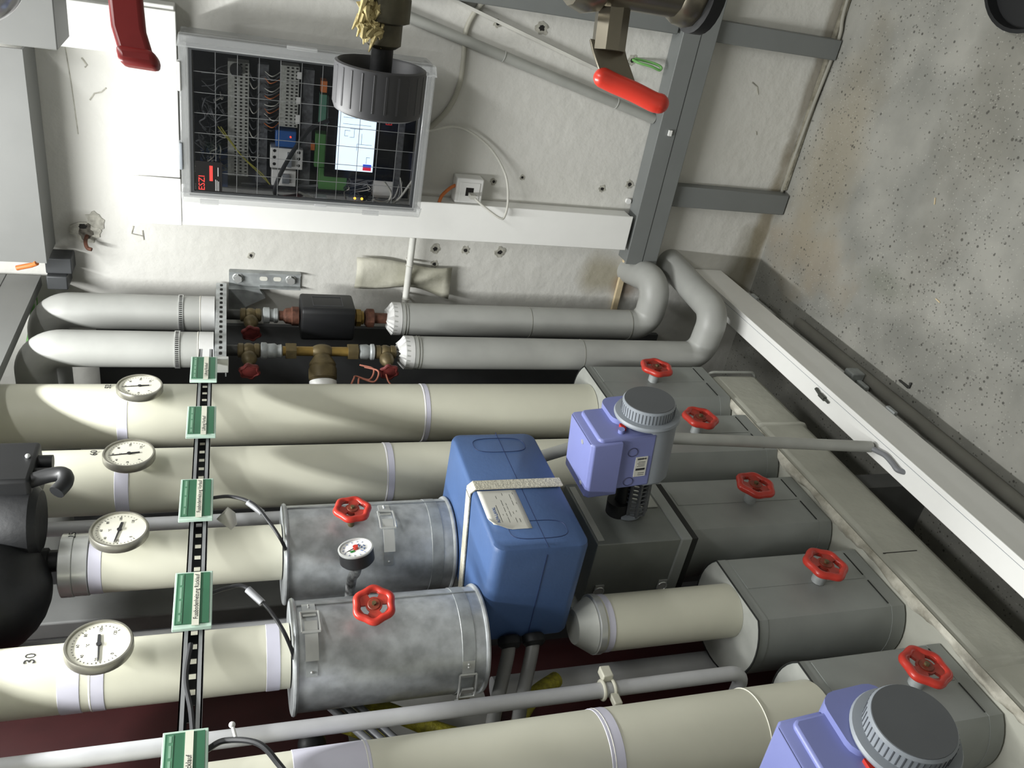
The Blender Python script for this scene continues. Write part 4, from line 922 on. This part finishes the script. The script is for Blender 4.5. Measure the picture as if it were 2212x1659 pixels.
# ================================================================== STRUT AND LABEL PLATES
t = thing('strut_channel', 'perforated strut channel carrying the green label plates', 'rail', (-.93, 1.0, 1.645))
SX = -.940; z0, z1 = 1.631, 1.659
DZ = mat('strut_zinc', (158, 160, 162), .5, .5, var=.1)
MB().box((SX-.012, -.5, z0), (SX+.010, 1.70, z0+.002)).box((SX-.012, -.5, z1-.002), (SX+.010, 1.70, z1)).box((SX+.0085, -.5, z0), (SX+.010, 1.70, z0+.007)).box((SX+.0085, -.5, z1-.007), (SX+.010, 1.70, z1)).build('channel_sides', DZ, t)
q = MB(); y = -.5
q.box((SX-.012, -.5, z0), (SX-.0105, 1.70, z0+.0095)).box((SX-.012, -.5, z1-.0095), (SX-.0105, 1.70, z1))
while y < 1.70:
    q.box((SX-.012, y, z0+.0095), (SX-.0105, min(y+.016, 1.70), z1-.0095)); y += .026
q.build('slotted_web', mat('strut_dark', (52, 54, 56), .6, .3), t)
def plate(y0, y1, zc, label, txt, dx=0):
    t = thing('label_plate', label, 'label plate', (-.925, (y0+y1)/2, zc), 'green label plates on the strut')
    x = -.918
    MB().box((x-.006, y0, zc-.026), (x, y1, zc+.026)).build('holder', CLEARG, t, bevel=.001)
    g = MB().box((x, y0+.007, zc-.022), (x+.0012, y1-.004, zc+.023)).build('green_card', DGREEN, t)
    MB().box((x+.001, y0+.008, zc+.0135), (x+.0016, y1-.006, zc+.0205)).build('header_strip', mat('mid_green', (84, 134, 104), .5), g)
    q = MB(); rr = random.Random(int(y0*1000)); yy = y0+.012
    while yy < y1-.012:
        L = min(.008+rr.random()*.018, y1-.008-yy); q.box((x+.0016, yy, zc+.0155), (x+.0018, yy+L, zc+.0185)); yy += L+.004
    q.build('worn_print', PGREEN, g)
    s = MB().box((x+.001, y0+.003, zc-.009), (x+.002, y1-.003, zc+.0005)).build('name_strip', mat('strip_paper', (222, 222, 206), .5), g)
    if txt: text(txt, 'name_print', INK, s, (x+.0021, y0+.014, zc-.0046), .0088, 'X', ext=.0001, sx=.92)
    MB().box((-.930, (y0+y1)/2-.03, zc-.018), (x-.006, (y0+y1)/2+.03, zc+.014)).build('carrier', mat('carrier_grey', (168, 170, 174), .5), t)
plate(1.545, 1.644, 1.647, 'green label plate farthest along the strut, beside the grey pipes', 'Lüftung Rücklauf')
plate(1.345, 1.448, 1.647, 'green label plate over the farthest dial pipe, second from the far end', 'Lüftung Vorlauf')
plate(1.109, 1.216, 1.649, 'green label plate reading Fussbodenheizung Vorlauf', 'Fussbodenheizung Vorlauf')
plate(.877, .988, 1.647, 'green label plate reading Fussbodenheizung Rücklauf', 'Fussbodenheizung Rücklauf')
plate(.605, .712, 1.648, 'green label plate at the bottom frame edge, nearest the camera', '          e Rücklauf')
TAGM = mat('cable_tag', (180, 182, 186), .3, alpha=.7)
def cable(pts, r, m, label, tagpt=None, name='sensor_cable'):
    t = thing(name, label, 'cable', tuple(pts[0]), 'black sensor cables from the strut')
    MB().tube(smooth(pts, 8), r, 8).build('sheath', m, t)
    if tagpt:
        a, b = V(tagpt[0]), V(tagpt[1]); MB().cyl(a, b, r*1.9, seg=10).build('marker_sleeve', TAGM, t)
    return t
cable([(-.925, 1.17, 1.63), (-.925, 1.172, 1.595), (-.925, 1.15, 1.56), (-.94, 1.12, 1.535), (-.955, 1.095, 1.518), (-.975, 1.095, 1.510), (-.992, 1.105, 1.507)], .0030, CABLEB, 'black sensor cable arching from the Vorlauf plate into the farther jacket', ((-.926, 1.157, 1.568), (-.935, 1.137, 1.545)))
cable([(-.925, .945, 1.63), (-.925, .956, 1.60), (-.925, .955, 1.575), (-.935, .92, 1.545), (-.95, .89, 1.525), (-.975, .877, 1.513), (-.995, .872, 1.507)], .0030, CABLEB, 'black sensor cable arching from the Rücklauf plate into the nearer jacket', ((-.925, .950, 1.572), (-.932, .927, 1.552)))
cable([(-.932, .69, 1.625), (-.925, .695, 1.603), (-.912, .675, 1.565), (-.92, .645, 1.54), (-.93, .60, 1.51), (-.93, .56, 1.46)], .0038, CABLEB, 'black sensor cable arching over the nearest thick pipe')
cable([(-.931, .86, 1.648), (-.931, .80, 1.652), (-.931, .75, 1.644), (-.931, .71, 1.640)], .0035, CABLEB, 'black cable lying inside the strut near the camera')
o = MB().cyl((-.921, .690, 1.590), (-.915, .705, 1.594), .0022).sphere((-.914, .708, 1.595), .004).build('cable_tie', WHITE); tag(o, 'white cable tie head at the nearest sensor cable', 'cable tie')
o = MB().add([(-.95, 1.145, 1.618), (-.945, 1.17, 1.60), (-.95, 1.16, 1.588), (-.955, 1.135, 1.585), (-.958, 1.125, 1.595), (-.94, 1.15, 1.602)], [(0, 5, 1), (1, 5, 2), (2, 5, 3), (3, 5, 4), (4, 5, 0)]).build('paper_scrap', PAPER)
sm = o.modifiers.new('s', 'SOLIDIFY'); sm.thickness = .001; tag(o, 'torn white paper tag sticking out beside the third green plate', 'paper')
# ================================================================== THIN VERTICAL PIPES AND BACKGROUND
def thin(label, pts, r, m, rad=.03): 
    o = MB().tube(fillet(pts, rad, 8), r, 20).build('thin_pipe', m); o['group'] = 'thin grey pipes between the insulated ones'; return tag(o, label, 'pipe', 'thin grey pipes between the insulated ones')
TG = mat('painted_tube', (196, 197, 200), .45, .1, var=.05)
thin('thin grey pipe rising just behind the galvanised jacket of the short pipe', [(-1.085, 1.302, 1.21), (-1.085, 1.302, 2.69)], .0135, TG)
thin('thin grey pipe rising behind the dial of the pipe marked 30', [(-1.17, 1.10, 1.25), (-1.17, 1.10, 2.69)], .0145, TG)
thin('long thin grey pipe in front of the nearest gap, bending away at its foot', [(-1.05, .794, 2.69), (-1.056, .794, .755), (-1.3, .794, .755)], .0125, TG, .03)
thin('pale vertical pipe far behind the short cream pipe', [(-1.2, .935, .387), (-1.2, .935, 1.15)], .022, TG)
t = thing('pipe_bracket', 'pale pipe clamp with bolts on the long thin pipe', 'clamp', (-1.055, .794, 1.02))
CW = mat('cream_clamp', (206, 204, 188), .5, .1)
for z in (1.008, 1.026): MB().ring((-1.055, .794, z), (0, 0, 1), .0145, .003, 24, 8).build('ring', CW, t)
MB().box((-1.045, .80, 1.008), (-1.03, .822, 1.026)).build('lug', CW, t, bevel=.002)
MB().box((-1.06, .76, 1.004), (-1.048, .782, 1.018)).build('lug', CW, t, bevel=.002)
MB().cyl((-1.055, .77, 1.012), (-1.055, .70, 1.002), .004).build('threaded_rod', STEEL, t)
o = MB().cyl((-1.42, .90, .002), (-1.42, .90, 2.3), .33, seg=64, bev=.03).build('red_storage_tank', DRED)
o.scale = (.40, 1, 1); o.location = (-1.42*.6-.03, 0, 0); tag(o, 'dark red storage tank standing behind the nearest pipes', 'tank')
o = MB().box((-1.30, 1.245, 0.002), (-1.26, 1.35, 2.69)).build('steel_upright', GREYF, bevel=.004); tag(o, 'wide grey steel upright behind the black pump', 'post')
o = MB().box((-1.50, 1.84, .002), (-1.44, 1.92, 1.90)).build('steel_upright', GREYF, bevel=.004); tag(o, 'dark steel upright behind the small brass valves', 'post')
for i, (pts, lb_) in enumerate([([(-1.19, .99, 1.45), (-1.19, .945, 1.396), (-1.185, .900, 1.335), (-1.18, .838, 1.245), (-1.19, .80, 1.12), (-1.2, .78, .9)], 'yellow braided hose seen through the gap below the nearer jacket'), ([(-1.20, .91, 1.43), (-1.195, .87, 1.372), (-1.19, .83, 1.33), (-1.19, .78, 1.28), (-1.2, .74, 1.2)], 'second yellow braided hose behind the long thin pipe'), ([(-1.15, .90, 1.05), (-1.14, .868, 1.10), (-1.14, .828, 1.14), (-1.14, .785, 1.16)], 'yellow braided hose below the end of the blue box')]):
    o = MB().tube(smooth(pts), .014, 14).build('yellow_hose', YELLOWH); tag(o, lb_, 'hose', 'yellow braided hoses behind the pipes')
for i in range(3):
    o = MB().tube(smooth([(-1.16, .975, 1.49-.018*i), (-1.155, .91, 1.446-.020*i), (-1.15, .865, 1.417-.020*i), (-1.14, .81, 1.384-.019*i), (-1.14, .75, 1.34-.019*i), (-1.14, .69, 1.30-.019*i)]), .0065, 10).build('grey_hose', CABLEG); tag(o, ['leftmost', 'middle', 'rightmost'][i]+' of the three thin grey hoses beside the yellow hose', 'hose', 'thin grey hoses beside the yellow hose')
o = MB().box((-1.19, .70, 1.30), (-1.15, .745, 1.50)).sphere((-1.17, .852, 1.475), .022).cyl((-1.17, .852, 1.475), (-1.17, .73, 1.47), .009).build('black_fitting', BLACKM, bevel=.004); tag(o, 'black fitting in the dark gap behind the nearest pipe', 'fitting')
o = MB().box((-1.285, .90, 1.14), (-1.277, 1.03, 1.40)).build('pale_panel', mat('pale_panel', (176, 176, 172), .7)); tag(o, 'pale grey panel behind the yellow hoses', 'panel')
o = MB().box((-1.59, D-.02, .3), (-1.075, D-.004, 1.92)).build('sheet_panel', mat('dark_panel', (78, 79, 80), .6)); tag(o, 'dark grey sheet panel on the wall behind the small brass valves', 'panel')
# black pump on the short pipe
t = thing('circulation_pump', 'black circulation pump above the short cream pipe at the left edge', 'pump', (XA, PY[5], 1.86))
cx, cy = XA, PY[5]
MB().lathe([(.018, 0), (.018, .012), (.022, .014), (.022, .03), (.030, .032), (.034, .05)], (cx+.02, cy-.01, 1.862), (0, 0, 1), 10).build('union_nut', BLACKM, t)
MB().sphere((cx+.0, cy-.055, 1.962), .098, (.98, 1.08, .98)).build('motor_body', BLACKM, t)
MB().lathe([(.05, 0), (.062, .01), (.062, .07), (.05, .09)], (cx+.08, cy+.02, 1.885), (0, 0, 1), 24).build('volute', BLACKM, t)
MB().box((cx+.085, cy+.012, 1.893), (cx+.168, cy+.12, 2.022)).build('terminal_box', BLACK, t, bevel=.006)
MB().sphere((cx+.1705, cy+.075, 1.905), .004).build('terminal_screw', STEEL, t)
for i, (yy, r) in enumerate(((.085, .012), (.055, .009))):
    MB().cyl((cx+.15, cy+yy, 1.902), (cx+.15, cy+yy, 1.872), r).build('cable_gland', BLACK, t)
MB().tube(smooth([(cx+.15, cy+.03, 1.905), (cx+.16, cy+.035, 1.87), (cx+.165, cy+.03, 1.848), (cx+.165, cy+.01, 1.842), (cx+.16, cy-.01, 1.852)]), .012, 12).build('elbow_hose', BLACK, t)
# ================================================================== FOREGROUND RISER ON THE RIGHT
rs = thing('riser_pipe', 'bare riser pipe at the upper frame edge linking the close-up valves', 'pipe', (-.018, .66, 1.0))
MB().tube(fillet([(.008, .70, 2.69), (.008, .70, 1.19), (.30, .70, 1.19), (.30, .70, .002)], .03), .013, 16).build('tube', DP, rs)
t = thing('ribbed_knob_valve', 'blurred valve with a big grey ribbed knob in front of the cabinet', 'valve', (-.12, .69, 1.48))
ax = V((1, 0, 0))
kb = V((-.155, .68, 1.487))
# profile runs from the closed outer end towards the open end that faces the pipe
KG = mat('knob_grey', (72, 72, 75), .5, var=.04)
# flip so the open side faces the pipe
k = MB().lathe([(.001, 0), (.030, .0), (.034, .002), (.0355, .006), (.0355, .037), (.0335, .038), (.0320, .036), (.0315, .014), (.010, .012), (.010, .013)], kb, ax, 60, closed=False).build('knob', KG, t)
q = MB(); qm = V((0, 0, 1)).rotation_difference(ax).to_matrix()
for i in range(24):
    a = 2*math.pi*i/24; c = kb+ax*.007+(qm @ V((math.cos(a), math.sin(a), 0)))*.0345; q.cyl(c, c+ax*.028, .0015, seg=6)
q.build('knob_ribs', KG, k)
MB().cyl(kb+ax*.010, kb+ax*.055, .0085).build('stem', BLACKM, t)
MB().lathe([(.010, 0), (.014, .003), (.014, .018), (.019, .020), (.019, .036), (.016, .04), (.016, .07)], kb+ax*.050, ax, 16).build('valve_neck', mat('dirty_brass_dark', (96, 92, 76), .5, .5, var=.2, scale=40), t)
MB().cyl((-.03, .68, 1.44), (-.03, .68, 1.53), .02).build('valve_body', MATS['dirty_brass_dark'], t)
hp = MB(); rr = random.Random(2)
for i in range(46):
    p0 = kb+V((.062+.03*rr.random(), -.017+.005*rr.random(), .003+.016*rr.random()))
    hp.tube([p0, p0+V((.004-.010*rr.random(), -.003*rr.random(), .005*rr.random())), p0+V((-.004-.012*rr.random(), .002, .010*rr.random()-.002))], [.0022, .0026, .0006], 5)
hp.build('hemp_tuft', HEMP, t)
t = thing('lever_ball_valve', 'blurred ball valve with steel lever and red grip at the upper edge', 'valve', (-.03, .655, 1.24))
STB = mat('nickel_brass', (132, 126, 112), .3, .8, var=.1)
MB().lathe([(.016, 0), (.026, .003), (.030, .012), (.028, .022), (.024, .026), (.024, .086), (.029, .09), (.031, .1), (.027, .112), (.016, .114)], (-.026, .650, 1.243), (0, .0, 1), 14).build('valve_body', STB, t)
MB().lathe([(.026, 0), (.033, .002), (.033, .012), (.026, .014)], (-.026, .648, 1.240), (0, 0, 1), 28).build('dark_union', BLACKM, t)
MB().cyl((-.035, .655, 1.316), (-.080, .645, 1.316), .0135, seg=8).build('stem', STB, t)
lv = MB().tube([(-.074, .645, 1.333), (-.082, .640, 1.328), (-.095, .631, 1.318), (-.1, .628, 1.312)], .001, 4)
def strap_(pts, w, th, sd):
    m = MB(); vs = []; sd = V(sd).normalized(); P = [V(p) for p in pts]
    for i, p in enumerate(P):
        tg = (P[min(i+1, len(P)-1)]-P[max(i-1, 0)]).normalized(); nn = tg.cross(sd).normalized()
        for a, b in ((-1, -1), (1, -1), (1, 1), (-1, 1)): vs.append(p+sd*w*a/2+nn*th*b/2)
    fs = [(i*4+j, (i+1)*4+j, (i+1)*4+(j+1) % 4, i*4+(j+1) % 4) for i in range(len(P)-1) for j in range(4)]+[(0, 1, 2, 3), tuple(len(P)*4-4+x for x in (3, 2, 1, 0))]
    return m.add(vs, fs)
strap_([(-.0745, .646, 1.318), (-.082, .641, 1.316), (-.098, .630, 1.309)], .029, .003, (.05, .1, 1)).build('lever', STB, t, bevel=.0008)
gp = [(-.0985, .632, 1.321), (-.101, .628, 1.312), (-.104, .620, 1.298), (-.108, .612, 1.284), (-.1085, .610, 1.279)]
MB().tube(smooth(gp, 5), [.006]+[.0075]*9+[.0085]*9+[.0065, .003][:2] if False else .0078, 14).sphere(gp[-1], .0078, seg=14, rings=8).sphere(gp[0], .0078, seg=14, rings=8).build('red_grip', mat('bright_red_grip', (214, 62, 48), .3), t)
t = thing('red_lever_valve', 'blurred dark red lever hanging in front of the white duct', 'valve lever', (-.10, .76, 1.67))
DR = mat('dark_red_vinyl', (128, 34, 34), .35, var=.06)
la = V((-.105, .768, 1.671)); lz = V((-.150, .7405, 1.671))
strap_([(-.085, .780, 1.676), (-.105, .768, 1.676), (-.128, .7545, 1.6735), (-.141, .746, 1.669), (-.148, .742, 1.668)], .026, .010, (0, .2, 1)).build('lever', DR, t, bevel=.004)
strap_([(-.141, .746, 1.668), (-.147, .742, 1.666), (-.153, .739, 1.665)], .030, .018, (0, .2, 1)).build('lever_tip', DR, t, bevel=.005)
MB().cyl((-.02, .80, 1.65), (-.02, .80, 1.70), .018).cyl((-.03, .80, 1.676), (-.088, .778, 1.676), .008).build('valve_body', STB, t)
t = thing('foil_elbow', 'crumpled silver foil-wrapped pipe at the top left corner', 'pipe', (-.13, .95, 1.8))
MB().tube(smooth([(.1, .92, 1.805), (-.06, .92, 1.805), (-.11, .92, 1.805), (-.131, .92, 1.811), (-.138, .92, 1.835), (-.138, .92, 1.90), (-.138, .92, 2.69)]), .0335, 28).build('foil', FOIL, t)
o = MB().box((-.35, 1.76, 1.892), (-.10, 1.90, 2.02)).build('grey_junction_box', TRAY, bevel=.002); tag(o, 'plain grey box at the top left corner behind the silver foil pipe', 'box')
